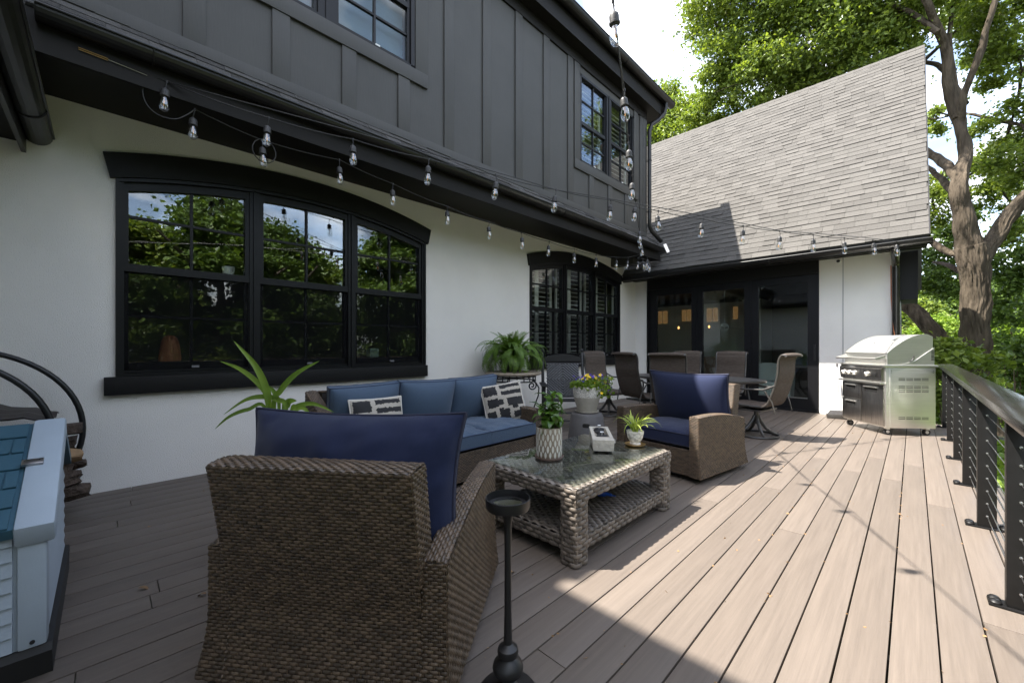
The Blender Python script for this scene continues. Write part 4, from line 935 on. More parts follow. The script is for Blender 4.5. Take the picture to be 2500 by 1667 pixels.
def dining_chair():
    t = thing('sling_chair', '', 'chair', (0, 0, 0), 0, 'swivel sling chairs round the dining table')
    pr = [(-.455, 1.085), (-.44, 1.105), (-.405, 1.10), (-.375, 1.05), (-.365, .97), (-.36, .86), (-.335, .74), (-.30, .62), (-.262, .52), (-.225, .455), (-.17, .425), (-.08, .420), (.06, .425), (.18, .432), (.26, .425), (.285, .395)]
    hw_ = .235
    def crv(k, n=6):
        o_ = []
        for i in range(len(pr) - 1):
            p0, p1, p2, p3 = pr[max(i-1, 0)], pr[i], pr[i+1], pr[min(i+2, len(pr)-1)]
            for j in range(n):
                f = j / n; h = lambda a, b, c_, d: .5 * ((2*b) + (-a + c_) * f + (2*a - 5*b + 4*c_ - d) * f * f + (-a + 3*b - 3*c_ + d) * f ** 3)
                o_.append((h(p0[0], p1[0], p2[0], p3[0]), h(p0[1], p1[1], p2[1], p3[1])))
        return o_ + [pr[-1]]
    cv = crv(pr, 5)
    m = MB(); nrows = len(cv); tops, bots = [], []
    for i, (y, z) in enumerate(cv):
        d = Vector((cv[min(i+1, nrows-1)][0] - cv[max(i-1, 0)][0], cv[min(i+1, nrows-1)][1] - cv[max(i-1, 0)][1])).normalized(); nn = Vector((d.y, -d.x)) * -1
        f = i / (nrows - 1); seam = abs(math.sin(f * PI * 5)); th = .010 + .014 * seam ** .35
        tops.append([(x, y + nn.x * th * (1 - .5 * abs(x / hw_) ** 4), z + nn.y * th * (1 - .5 * abs(x / hw_) ** 4)) for x in np.linspace(-hw_, hw_, 7)])
        bots.append([(x, y - nn.x * th * .6, z - nn.y * th * .6) for x in np.linspace(-hw_, hw_, 7)])
    m.sheet(tops); m.sheet([r[::-1] for r in bots]); m.build('sling', M['sling'], t, ang=70)
    for sx in (-1, 1): MB().tube([(sx * (hw_ + .012), y, z) for y, z in cv], .0135, 8).build('side_rail', M['bronze'], t)
    for sx in (-1, 1): MB().tube([(sx * (hw_ + .015), -.335, .715), (sx * (hw_ + .03), -.20, .655), (sx * (hw_ + .045), 0, .645), (sx * (hw_ + .045), .16, .665), (sx * (hw_ + .045), .23, .645), (sx * (hw_ + .04), .235, .58), (sx * (hw_ + .02), .20, .43)], .0125, 8).build('armrest', M['bronze'], t)
    for sx in (-1, 1): MB().tube([(sx * (hw_ + .04), -.22, .64), (sx * (hw_ + .02), -.30, .50), (sx * (hw_ + .015), -.335, .36)], .010, 8).build('arm_brace', M['bronze'], t)
    for yy in (1.095, ): MB().tube([(-hw_ - .01, -.43, yy), (hw_ + .01, -.43, yy)], .012, 8).build('top_bar', M['bronze'], t)
    MB().box((-hw_ - .01, -.16, .355), (hw_ + .01, .16, .378)).build('seat_frame', M['bronze'], t, bevel=.006)
    MB().lathe([(.03, .16), (.03, .34), (.055, .355)], 14).build('swivel_column', M['bronze'], t)
    for k in range(4):
        a = PI / 4 + k * PI / 2; c_, s_ = math.cos(a), math.sin(a)
        MB().tube([(c_ * .02, s_ * .02, .27), (c_ * .05, s_ * .05, .20), (c_ * .12, s_ * .12, .10), (c_ * .20, s_ * .20, .045), (c_ * .262, s_ * .262, .018)], [.022, .022, .02, .018, .015], 8).build('base_leg', M['bronze'], t)
    MB().tube([(.265 * math.cos(a), .265 * math.sin(a), .015) for a in np.linspace(0, 2 * PI, 33)[:-1]], .0145, 8, closed=True).build('base_ring', M['bronze'], t)
    return t
CH = [((-1.53, 6.30, 0), R(80), 'brown sling chair in profile at the sunny end of the dining table'),
      ((-2.52, 5.98, 0), R(8), 'brown sling chair seen from behind directly past the navy cushion'),
      ((-3.04, 6.06, 0), R(-20), 'brown sling chair seen from behind beside the flower pot'),
      ((-2.36, 7.62, 0), R(178), 'brown sling chair facing the camera before the middle glass door'),
      ((-3.08, 7.60, 0), R(186), 'brown sling chair at the far side half hidden by the chair in front'),
      ((-3.86, 6.35, 0), R(-105), 'brown sling chair at the window end of the table behind the rocking chair')]
c0 = dining_chair()
for i, (p, rz, lb) in enumerate(CH):
    o = c0 if i == 0 else copy_tree(c0); o.location = p; o.rotation_euler = (0, 0, rz); o['label'] = lb

# ================================================================== ROCKING CHAIR
rk = thing('rocking_chair', 'black rocking chair with woven diamond back beside the second arched window', 'rocking chair', (-3.66, 4.80, 0), R(224)); rk.scale = (1.14, 1.0, 1.0)
hw_ = .27
bk = lambda z: -.20 - .17 * (z - .42) / .75
for sx in (-1, 1):
    P = [(sx * hw_, bk(z) if z > .42 else -.20 + .1 * (.42 - z) * 0, z) for z in (.06, .42, .80, 1.09, 1.12)]
    m = MB().tube(P, [.021, .021, .021, .020, .012], 10); m.build('chair_post', M['rocker'], rk)
    MB().lathe([(.0, 0), (.010, .002), (.014, .012), (.021, .028), (.020, .042), (.012, .056), (0, .062)], 14, c=(sx * hw_, bk(1.12), 1.118), caps=False).build('finial', M['rocker'], rk)
    MB().tube([(sx * (hw_ + .01), .24, .05), (sx * (hw_ + .01), .24, .64)], .019, 10).build('arm_post', M['rocker'], rk)
    MB().box((sx * (hw_ + .01) - .04, -.26, .645), (sx * (hw_ + .01) + .04, .31, .667)).build('armrest', M['rocker'], rk, bevel=.008)
    pts = [(sx * hw_, y, .030 + .20 * ((y - .05) / .62) ** 2) for y in np.linspace(-.55, .48, 15)]
    MB().tube(pts, .020, 8).build('rocker', M['rocker'], rk)
m = MB(); xs_ = np.linspace(-hw_ + .015, hw_ - .015, 15); poly = [(x, .985) for x in xs_] + [(x, 1.035 + .065 * math.cos(x / hw_ * PI / 2)) for x in xs_[::-1]]
m.prism(poly, 'y', -.012, .012).xf(Matrix.Translation((0, bk(1.03), 0))); m.build('crest_rail', M['rocker'], rk, smooth=False)
for z in (.415 + .035, .945): MB().tube([(-hw_, bk(z), z), (hw_, bk(z), z)], .014, 8).build('cross_rail', M['rocker'], rk)
pw, ph, zc = .215, .245, .70
m = MB(); MBc = MB().box((-pw, -.006, -ph), (pw, .002, ph)); tl = Matrix.Translation((0, bk(zc), zc)) @ Matrix.Rotation(math.atan(.17 / .75), 4, 'X')
pnl = MBc.xf(tl).build('woven_back', M['dark'], rk, smooth=False)
q = .022
while q < pw + ph:
    for sx in (-1, 1):
        for sz in (-1, 1):
            x0, z0 = max(0, q - ph), min(q, ph); x1, z1 = min(q, pw), max(0, q - pw)
            if x1 - x0 > .005:
                n_ = max(2, int((x1 - x0) / .014)); pts = [(sx * (x0 + (x1 - x0) * i / n_), .008 + .004 * math.sin(i * 2.2), sz * (z0 + (z1 - z0) * i / n_)) for i in range(n_ + 1)]
                m.tube(pts, .0155, 6)
    q += .042
m.xf(tl); m.build('diamond_weave', M['rockweave'], pnl, kind='stuff')
for k in range(8): MB().box((-hw_, -.21 + k * .062, .405 + .004 * k), (hw_, -.16 + k * .062, .422 + .004 * k)).build('seat_slat', M['rocker'], rk, bevel=.003)
for z in (.16, .27): MB().tube([(-hw_, .24, z), (hw_, .24, z)], .011, 8).build('stretcher', M['rocker'], rk)

# ================================================================== PLANTS AND SMALL THINGS
def blade(L, w, droop, n=9, fold=.25, tip=1.0, up=1.2, cup=0.0):
    """a strap leaf that leaves the origin along +x, rising then drooping"""
    rows = []; x = z = 0.0; a = up; ds = L / n
    for i in range(n + 1):
        f = i / n; ww = w * (min(1, f * 5 + .35)) * (1 - f ** 2.6 * tip) + .0004
        rows.append([(x, -ww / 2, z + fold * ww / 2), (x, 0, z), (x, ww / 2, z + fold * ww / 2)])
        x += ds * math.cos(a); z += ds * math.sin(a); a -= droop / n * (0.4 + 1.2 * f)
    return MB().sheet(rows)
def broadleaf(L, w, curl=.5, n=7, wav=.0):
    rows = []; x = z = 0; a = .35
    for i in range(n + 1):
        f = i / n; ww = w * math.sin(PI * min(1, (f * .93 + .05))) ** .8 * (1 - .25 * f) + .0008; wz = wav * math.sin(f * 14)
        rows.append([(x, -ww/2, z + .16 * ww + wz), (x, -ww/4, z + .05 * ww - wz * .3), (x, 0, z - .0), (x, ww/4, z + .05 * ww + wz * .3), (x, ww/2, z + .16 * ww - wz)])
        x += L / n * math.cos(a); z += L / n * math.sin(a); a -= curl * 2 / n
    return MB().sheet(rows)
# --- patterned pot with a glossy coffee plant on the table
def potmat():
    m = bpy.data.materials.new('petal_pot'); m.use_nodes = True; t = m.node_tree; b = t.nodes['Principled BSDF']; b.inputs['Roughness'].default_value = .4; b.inputs['Base Color'].default_value = (.25, .205, .15, 1); return m
pp = thing('potted_plant', 'glossy leafed plant in a white petal patterned pot on the glass table', 'plant', (-1.79, 2.17, TZ))
MB().lathe([(.0, .0), (.090, .0), (.098, .008), (.100, .018), (.095, .018), (.090, .010), (.0, .010)], 36, caps=False).build('saucer', M['terracotta'], pp)
MB().lathe([(.0, .011), (.074, .011), (.083, .025), (.086, .10), (.086, .212), (.083, .216), (.079, .212), (.079, .185), (.0, .185)], 40, caps=False).build('pot', potmat(), pp)
M['petal'] = pm('petal', (0.5610, 0.5440, 0.4930), .4)
for row in range(5):
    for k in range(16):
        a = 2 * PI * (k + .5 * (row % 2)) / 16; zc = .035 + row * .040
        r_ = [(.0, -.026), (.006, -.014), (.008, 0), (.006, .014), (0, .026), (-.006, .014), (-.008, 0), (-.006, -.014)]
        if zc + .026 > .212: r_ = [(x, min(z, .212 - zc)) for x, z in r_]
        rad = lambda z: .0865 if zc + z > .05 else .0835 + .003 * max(0, (zc + z - .02) / .03)
        MB().add([(rad(z) * math.cos(a + x / .086), rad(z) * math.sin(a + x / .086), zc + z) for x, z in r_] + [((rad(z) + .0022) * math.cos(a + x * .9 / .086), (rad(z) + .0022) * math.sin(a + x * .9 / .086), zc + z * .95) for x, z in r_], [tuple(range(8, 16))] + [(i, (i+1) % 8, 8 + (i+1) % 8, 8 + i) for i in range(8)]).build('petal', M['petal'], pp)
MB().lathe([(0, .186), (.079, .186), (.079, .190), (0, .197)], 24, caps=False).build('soil', M['soil'], pp)
lm = [broadleaf(.155, .078, c_, wav=.005).mesh('leaf') for c_ in (.4, .9, 1.4)]
rl_ = random.Random(4)
for sidx, (tx, ty, tz) in enumerate([(.02, .01, .44), (-.05, -.03, .36), (.05, -.02, .30), (-.01, .05, .33)]):
    base = Vector((tx * .3, ty * .3, .19)); tip = Vector((tx, ty, tz)); MB().tube([base, base.lerp(tip, .5) + Vector((.008, -.006, 0)), tip], [.006, .005, .003], 6).build('stem', M['stem'], pp)
    nl = 15 if sidx == 0 else 11
    for k in range(nl):
        f = .25 + .75 * k / (nl - 1); p = base.lerp(tip, f); a = k * 2.4 + sidx; sc = rl_.uniform(.7, 1.1) * (1 - .25 * f)
        o = obj('leaf', lm[k % 3], M['coffeeleaf'], pp, loc=p, rot=(rl_.uniform(-.3, .3), rl_.uniform(-.4, .7) * (1 - f * .9) - .35 * f, a)); o.scale = (sc, sc, sc)
# --- spider plant
spd = thing('potted_plant', 'bright spider plant in a small crackled white pot on a gold saucer', 'plant', (-1.545, 2.925, TZ))
MB().lathe([(0, 0), (.070, .0), (.078, .006), (.080, .010), (.074, .010), (.066, .006), (0, .006)], 32, caps=False).build('saucer', M['gold'], spd)
M['crackle'] = pm('crackle', (.16, .13, .10), .45, nscale=34, namp=.0, hue=(.70, .67, .60), detail=3); 
M['crackle'] = pm('crackle', (.05, .04, .03), .45, nscale=38, namp=.55, hue=(1.15, 1.10, 1.0), detail=2, bump=.4, bscale=40)
MB().lathe([(0, .0065), (.040, .0065), (.042, .014), (.036, .022), (.044, .034), (.058, .062), (.066, .10), (.066, .112), (.062, .112), (.060, .098), (0, .096)], 32, caps=False).build('pot', M['crackle'], spd)
rl_ = random.Random(9)
ms = [blade(L, .014, d, 9, .5, 1, u).mesh('leaf') for L, d, u in ((.19, .9, 1.25), (.18, 1.6, 1.05), (.24, 2.2, .95), (.27, 2.9, .8))]
for k in range(44):
    i = rl_.choice((0, 0, 1, 1, 1, 2)) if k > 5 else 3
    obj('leaf', ms[i], M['spider'], spd, loc=(rl_.uniform(-.018, .018), rl_.uniform(-.018, .018), .098), rot=(rl_.uniform(-.25, .25), rl_.uniform(-.35, .15), rl_.uniform(0, 6.28))).scale = [rl_.uniform(.75, 1.12)] * 3
# --- concrete trough with dark stones
ang = math.atan2(-1.58 + 1.896, 2.96 - 2.559) 
tr = thing('concrete_trough', 'rectangular concrete tabletop planter filled with dark stones and tiny taps', 'planter', (-1.735, 2.735, TZ), R(37))
L2, W2 = .25, .078
for sx in (-1, 1):
    for sy in (-1, 1): MB().box((sx * .05 - .012, sy * .2 - .012, 0), (sx * .05 + .012, sy * .2 + .012, .012)).build('foot', M['rubber'], tr, smooth=False)
m = MB(); o_ = [(-W2 * .93, -L2 * .97), (W2 * .93, -L2 * .97), (W2 * .93, L2 * .97), (-W2 * .93, L2 * .97)]; t_ = [(-W2, -L2), (W2, -L2), (W2, L2), (-W2, L2)]; i_ = [(-W2 + .028, -L2 + .11), (W2 - .028, -L2 + .11), (W2 - .028, L2 - .05), (-W2 + .028, L2 - .05)]
vs = [(x, y, .012) for x, y in o_] + [(x, y, .095) for x, y in t_] + [(x, y, .095) for x, y in i_] + [(x, y, .06) for x, y in i_]
m.add(vs, [(0, 3, 2, 1)] + [(a + i, a + (i+1) % 4, a + 4 + (i+1) % 4, a + 4 + i) for a in (0, 4, 8) for i in range(4)] + [(12, 13, 14, 15)]); m.build('trough', M['concrete'], tr, bevel=.003)
rl_ = random.Random(2)
for k in range(26):
    s_ = rl_.uniform(.012, .022); m = MB().lathe([(0, -s_ * .7), (s_ * .8, -s_ * .4), (s_, 0), (s_ * .7, s_ * .5), (0, s_ * .7)], 7, caps=False)
    m.v = [(x * rl_.uniform(.8, 1.2), y * rl_.uniform(.8, 1.2), z) for x, y, z in m.v]; m.build('stone', M['lava'], tr, smooth=False, loc=(rl_.uniform(-.032, .032), rl_.uniform(-.115, .175), .078 + rl_.uniform(-.004, .012)))
for y in (-.10, .16):
    MB().lathe([(0, .085), (.038, .085), (.040, .092), (.038, .098), (0, .098)], 20, caps=False).build('burner_cap', M['lava'], tr, loc=(0, y, 0)); MB().tube([(0, 0, .098), (0, 0, .12)], .005, 8).tube([(-.012, 0, .12), (.012, 0, .122)], .006, 8).build('tap', M['flash'], tr, loc=(0, y, 0))
# --- blue bottle on the shelf
bo = thing('squeeze_bottle', 'small blue squeeze bottle with pointed nozzle lying on the table shelf', 'bottle', (-1.56, 2.45, .166), R(6))
MB().lathe([(0, -.12), (.020, -.12), (.026, -.10), (.026, -.02), (0, -.02)], 16, caps=False).xf(Matrix.Translation((0, 0, .028)) @ Matrix.Rotation(R(90), 4, 'Y')).build('body', pm('yellowbottle', (.45, .42, .12), .4), bo)
MB().lathe([(0, -.025), (.027, -.024), (.029, 0), (.022, .035), (.012, .05), (.010, .085), (.005, .09), (.004, .115), (0, .116)], 16, caps=False).xf(Matrix.Translation((0, 0, .030)) @ Matrix.Rotation(R(90), 4, 'Y')).build('nozzle', pm('bluecap', (.01, .07, .42), .35), bo)
# --- stool
st = thing('side_stool', 'round tapered grey stool with a handle slot beside the coffee table', 'stool', (-2.76, 4.05, 0))
m = MB().lathe([(.235, .0), (.237, .01), (.215, .20), (.190, .40), (.178, .425), (.150, .432), (0, .432)], 48, caps=False); m.build('body', M['stool'], st)
sl_ = MB(); a0 = math.atan2(-4.05, 2.76) - .05
for da in np.linspace(-.22, .22, 9):
    pass
n_ = 10; pts = []
for i in range(n_):
    da = -.20 + .40 * i / (n_ - 1); rr = .2015; pts.append(((rr + .004) * math.cos(a0 + da), (rr + .004) * math.sin(a0 + da)))
ww = [.012 + .012 * math.sin(PI * min(1, max(0, i / (n_ - 1)))) ** .3 for i in range(n_)]
MB().sheet([[(x, y, .31 - w_), (x, y, .31 + w_)] for (x, y), w_ in zip(pts, ww)]).build('handle_slot', M['dark'], st)
# --- flower pot on the stool
fp_ = thing('flower_pot', 'speckled pale pot of purple and yellow pansies on the grey stool', 'flowers', (-2.76, 4.05, .4325))
MB().lathe([(0, 0), (.115, 0), (.138, .012), (.142, .024), (.136, .025), (.12, .014), (0, .014)], 36, caps=False).build('saucer', M['potgrey'], fp_)
pot = MB().lathe([(0, .015), (.105, .015), (.112, .03), (.150, .16), (.163, .23), (.165, .305), (.160, .312), (.152, .305), (.150, .28), (0, .28)], 44, caps=False).build('pot', M['potgrey'], fp_)
M['speck'] = pm('speck', (.02, .02, .02), .6, nscale=95, namp=.62, hue=(1.2, 1.15, 1.05), detail=1, bump=.6, bscale=90)
MB().lathe([(.1555, .185), (.1645, .23), (.1665, .30)], 44, caps=False).build('speckled_band', M['speck'], pot)
MB().lathe([(0, .29), (.151, .281), (.151, .283)], 24, caps=False).build('soil', M['soil'], fp_)
rl_ = random.Random(6)
def leafcloud(n, fn, size, seed, elong=1.6, flat=.6, jitter=.35):
    r_ = np.random.default_rng(seed); P = fn(r_, n); n = len(P)
    d = r_.normal(size=(n, 3)); d[:, 2] *= flat; d /= np.linalg.norm(d, axis=1)[:, None]
    u = np.cross(d, r_.normal(size=(n, 3))); u /= np.linalg.norm(u, axis=1)[:, None]; w_ = np.cross(d, u)
    s = size * (1 + jitter * r_.normal(size=n)).clip(.4, 1.9)
    a = (d * (s * elong / 2)[:, None]); b = u * (s / 2)[:, None]; c_ = w_ * (s * .18)[:, None]
    V_ = np.stack([P - a, P - a * .1 + b + c_, P + a, P - a * .1 - b + c_], 1).reshape(-1, 3); F_ = np.arange(4 * n).reshape(n, 4)
    return V_, F_
def cloudobj(name, V_, F_, mat, parent=None, kind=None, loc=None):
    me = bpy.data.meshes.new(name); me.from_pydata(V_.tolist(), [], F_.tolist()); me.update(); return obj(name, me, mat, parent, kind, loc)
def fpos(r_, n):
    a = r_.uniform(0, 2 * PI, n); rr = .15 * np.sqrt(r_.uniform(0, 1, n)) + r_.uniform(0, .06, n); z = .29 + r_.uniform(0, .13, n) * (1.2 - rr / .25)
    x, y = rr * np.cos(a), rr * np.sin(a); tr_ = r_.uniform(0, 1, n) < .28
    x = np.where(tr_, .10 + r_.uniform(0, .14, n), x); y = np.where(tr_, .05 + r_.uniform(-.10, .16, n), y); z = np.where(tr_, .31 - r_.uniform(-.12, .13, n), z)
    return np.stack([x, y, z], 1)
V_, F_ = leafcloud(900, fpos, .022, 3); cloudobj('foliage', V_, F_, M['leaf_lime'], fp_, 'stuff')
M['pansy'] = pm('pansy', (.06, .03, .34), .6, orand=.5); M['pansyy'] = pm('pansyy', (.80, .56, .02), .6, orand=.15)
fm_ = MB()
for k in range(5):
    a = k * 2 * PI / 5; fm_.add([(0, 0, .002), (.013 * math.cos(a - .5), .013 * math.sin(a - .5), .006), (.021 * math.cos(a), .021 * math.sin(a), .003), (.013 * math.cos(a + .5), .013 * math.sin(a + .5), .006)], [(0, 1, 2, 3)])
fme1, fme2 = fm_.mesh('flower', False), fm_.mesh('flower', False)
for k in range(46):
    yel = k % 5 in (0, 3); a = rl_.uniform(0, 6.28); rr = rl_.uniform(.02, .17); x, y = rr * math.cos(a), rr * math.sin(a); z = .40 + .06 * rl_.random() - rr * .15
    if k > 28: x, y, z = .08 + rl_.uniform(0, .16), .05 + rl_.uniform(-.10, .16), .31 + rl_.uniform(-.08, .14)
    if yel and k <= 28: x = abs(x) * .9
    MB
    o = obj('flower', fme2 if yel else fme1, M['pansyy'] if yel else M['pansy'], fp_, loc=(x, y, z), rot=(rl_.uniform(.3, 1.3), 0, math.atan2(-4, 2.7) + PI / 2 + rl_.uniform(-.9, .9))); o.scale = [rl_.uniform(.8, 1.15)] * 3
MB().box((-.055, -.05, .36), (-.043, -.048, .45)).build('plant_tag', M['white'], fp_, smooth=False)
# --- fern on its wrought iron table
ft = thing('plant_table', 'round stone topped table with wrought iron scroll legs under the fern', 'table', (-4.30, 4.36, 0))
MB().lathe([(0, .79), (.40, .79), (.425, .80), (.43, .815), (.42, .83), (.40, .834), (0, .834)], 48, caps=False).build('table_top', M['stone'], ft)
MB().tube([(.34 * math.cos(a), .34 * math.sin(a), .772) for a in np.linspace(0, 2 * PI, 33)[:-1]], .010, 8, closed=True).build('apron_ring', M['blackmetal'], ft)
MB().tube([(.34 * math.cos(a), .34 * math.sin(a), .70) for a in np.linspace(0, 2 * PI, 33)[:-1]], .010, 8, closed=True).build('apron_ring', M['blackmetal'], ft)
for k in range(20):
    a = k * 2 * PI / 20; MB().box((.335, -.006, .70), (.345, .006, .79)).xf(Matrix.Rotation(a, 4, 'Z')).build('spindle', M['blackmetal'], ft, smooth=False)
for k in range(4):
    a = PI / 4 + k * PI / 2 + .25; pts = [(.34, .70)]
    for i in range(26):
        f = i / 25; th = -PI / 2 - f * 3.4 * PI; rr = .075 * (1 - f * .82); pts_c = (.30 + rr * math.cos(PI / 2 - f * 3.2 * PI), .615 + rr * math.sin(PI / 2 - f * 3.2 * PI)); 
        if i == 0: sc_ = []
        sc_.append(pts_c)
    leg = sc_[::-1] + [(.36, .66), (.41, .58), (.40, .46), (.33, .28), (.30, .14), (.36, .02)]
    MB().tube([(r_ * math.cos(a), r_ * math.sin(a), z) for r_, z in leg], .011, 8).build('scroll_leg', M['blackmetal'], ft)
FERN = 1
fn = thing('potted_fern', 'large arching fern in a dark pot on the stone topped table', 'fern', (-4.30, 4.36, .8345))
MB().lathe([(0, 0), (.12, 0), (.16, .16), (.165, .20), (.15, .20), (0, .18)], 28, caps=False).build('pot', M['rubber'], fn)
def frond(L, up, droop, n=30):
    m = MB(); x = z = 0; a = up; pts = []
    for i in range(n + 1):
        pts.append((x, z, a)); f = i / n; x += L / n * math.cos(a); z += L / n * math.sin(a); a -= droop / n * (.35 + 1.3 * f)
    m.tube([(p[0], 0, p[1]) for p in pts], [.003 * (1 - .8 * i / n) for i in range(n + 1)], 4)
    for i in range(2, n + 1):
        f = i / n; x, z, a = pts[i]; l = .055 * math.sin(PI * (f * .86 + .12)) ** .8 + .004; w_ = L / n * .62
        for s in (-1, 1):
            dxv = math.cos(a) * l * .28; dz = math.sin(a) * l * .28 - .25 * l
            c1, s1 = math.cos(a) * w_ / 2, math.sin(a) * w_ / 2
            m.add([(x - c1, 0, z - s1), (x + c1, 0, z + s1), (x + c1 * .6 + dxv, s * l * .75, z + dz * .6 + s1), (x + dxv * 1.3, s * l, z + dz), (x - c1 * .8 + dxv * .6, s * l * .7, z + dz * .6 - s1)], [(0, 1, 2, 3, 4)])
    return m.mesh('frond', False, normals=False)
fr_ = [frond(.56, 1.36, 1.3), frond(.70, 1.22, 2.5), frond(.76, 1.10, 3.3), frond(.70, .85, 3.2), frond(.66, .62, 3.3), frond(.50, 1.45, .9)]
rl_ = random.Random(8)
for k in range(150):
    i = rl_.choice((0, 1, 1, 2, 2, 3, 3, 4, 4, 5)); o = obj('frond', fr_[i], M['fern'], fn, loc=(rl_.uniform(-.07, .07), rl_.uniform(-.07, .07), .18), rot=(rl_.uniform(-.3, .3), rl_.uniform(-.2, .2), k * 2.399 + rl_.uniform(-.3, .3))); o.scale = [rl_.uniform(.74, 1.04)] * 3
# --- long strap leafed plant between the front chair and the sofa
PO = Vector((-2.79, .755, 0)); sp2 = thing('potted_plant', 'plant with long bright strap leaves behind the foreground chair', 'plant', tuple(PO))
MB().lathe([(0, 0), (.12, 0), (.16, .28), (.17, .36), (.155, .36), (0, .33)], 28, caps=False).build('pot', M['terracotta'], sp2)
def strap_leaf(pts, w_, dep0, dep1):
    P = [PO + Vector((0, 0, .33))] + [at(500 + x / 2.8514, 800 + y / 2.8514, dep0 + (dep1 - dep0) * i / (len(pts) - 1)) for i, (x, y) in enumerate(pts)]
    q = cat_path(P, 7); k = len(q); rows = []; view = Vector((math.sin(YAW), -math.cos(YAW), .25)).normalized()
    for i, p in enumerate(q):
        f = i / (k - 1); t_ = (q[min(i+1, k-1)] - q[max(i-1, 0)]).normalized(); sd_ = t_.cross(view + Vector((.5, .2, .3)) * (f - .5)).normalized(); nn = sd_.cross(t_)
        ww = w_ * min(1, .45 + f * 1.4) * (1 - max(0, (f - .55) / .45) ** 1.8) + .0006
        rows.append([tuple(p - PO + sd_ * ww * a + nn * ww * b) for a, b in ((-.5, .16), (-.25, .05), (0, 0), (.25, .05), (.5, .16))])
    MB().sheet(rows).build('leaf', M['strap'], sp2, ang=80, normals=False)
for pts, w_, d0, d1 in [([(455, 555), (430, 420), (350, 260), (200, 90)], .075, 2.5, 2.5), ([(440, 540), (385, 400), (250, 290), (105, 232)], .055, 2.5, 2.62), ([(485, 550), (530, 440), (640, 320), (800, 230)], .068, 2.5, 2.4),
        ([(570, 590), (510, 500), (400, 480), (280, 505), (130, 605)], .055, 2.45, 2.6), ([(430, 575), (300, 570), (170, 620), (70, 705)], .042, 2.5, 2.55), ([(600, 610), (640, 548), (760, 530), (900, 588)], .050, 2.5, 2.45),
        ([(605, 610), (640, 565), (690, 560), (745, 618)], .058, 2.45, 2.4), ([(560, 590), (572, 540), (595, 512), (640, 508)], .090, 2.5, 2.5), ([(520, 570), (500, 480), (470, 430), (430, 400)], .05, 2.6, 2.7)]: strap_leaf(pts, w_ * .56, d0, d1)

# ================================================================== SHED, FIREWOOD RACK
sd = thing('storage_shed', 'small pale blue plastic shed box with teal shingled lid and black base', 'storage box', (-2.80, -.62, 0))
def sb(m, *a, **k): return m.build(*a, org=(-2.80, -.62, 0), **k)
fx, ry = -2.275, -.155
sb(MB().prism([(-2.34, 0), (-2.30, 0), (-2.262, .10), (-2.275, .125), (-3.32, .125), (-3.33, .10), (-3.30, 0)], 'y', -1.10, -.135), 'base', M['rubber'], sd, smooth=False)
m = MB().prism([(fx - .01, .126), (fx - .01, .57), (-2.86, .83), (-3.31, .57), (-3.31, .126)], 'y', -1.08, ry - .008); body = sb(m, 'body', M['shedwhite'], sd, smooth=False)
for k in range(8):
    z = .130 + k * .054; sb(MB().prism([(fx - .012, z), (fx + .006, z + .002), (fx - .004, z + .052), (fx - .012, z + .052)], 'y', -1.07, ry - .075), 'siding_plank', M['shedwhite'], sd, smooth=False)
    sb(MB().prism([(ry - .01, z), (ry + .004, z + .002), (ry - .004, z + .052), (ry - .01, z + .052)], 'x', -3.30, fx - .075), 'siding_plank', M['shedwhite'], sd, smooth=False)
sb(MB().box((fx - .065, ry - .065, .127), (fx + .010, ry + .008, .585)), 'corner_post', M['shedwhite'], sd, bevel=.012)
for z in (.545, .15): sb(MB().tube([(fx + .009, ry - .028, z), (fx + .014, ry - .028, z)], .007, 10), 'screw', M['dark'], sd)
P0, P1 = Vector((-2.235, 0, .578)), Vector((-2.86, 0, .865)); V2 = (P1 - P0).normalized(); N3 = Vector((-V2.z, 0, V2.x)) * -1
if N3.z < 0: N3 = -N3
L3 = (P1 - P0).length
mm = MB().add([P0 + Vector((0, -1.08, 0)), P0 + Vector((0, -.22, 0)), P1 + Vector((0, -.22, 0)), P1 + Vector((0, -1.08, 0))] + [p - N3 * .04 for p in [P0 + Vector((0, -1.08, 0)), P0 + Vector((0, -.22, 0)), P1 + Vector((0, -.22, 0)), P1 + Vector((0, -1.08, 0))]], BF)
lid = sb(mm, 'lid', M['teal'], sd, smooth=False)
for r_ in range(6):
    y = -1.07 + (0.1 if r_ % 2 else 0)
    while y < -.235:
        y2 = min(y + .20, -.232); a = L3 * r_ / 6 + .003; b = L3 * (r_ + 1) / 6 - .003
        q4 = [P0 + V2 * a + Vector((0, y, 0)), P0 + V2 * a + Vector((0, y2 - .006, 0)), P0 + V2 * b + Vector((0, y2 - .006, 0)), P0 + V2 * b + Vector((0, y, 0))]
        sb(MB().add([p + N3 * .001 for p in q4] + [q4[0] + N3 * .009, q4[1] + N3 * .009, q4[2] + N3 * .004, q4[3] + N3 * .004], BF), 'lid_shingle', M['teal'], lid, smooth=False, normals=True); y += .20
m = MB(); P0b, P1b = P0 + Vector((.01, 0, -.012)), P1 + Vector((0, 0, .004))
q4 = [P0b + Vector((0, -.225, 0)), P0b + Vector((0, -.125, 0)), P1b + Vector((0, -.125, 0)), P1b + Vector((0, -.225, 0))]
m.add([p - N3 * .07 for p in q4] + [p + N3 * .018 for p in q4], BF); sb(m, 'lid_edge', M['shedwhite'], sd, bevel=.014)
mid = P0.lerp(P1, .52) + N3 * .022; sb(MB().obox(mid + Vector((0, -.205, 0)), (.035, .06, .012), Matrix.Rotation(math.atan2(-V2.z, -V2.x) * 0 + .43, 3, 'Y')), 'latch', M['steeldark'], sd, bevel=.003)
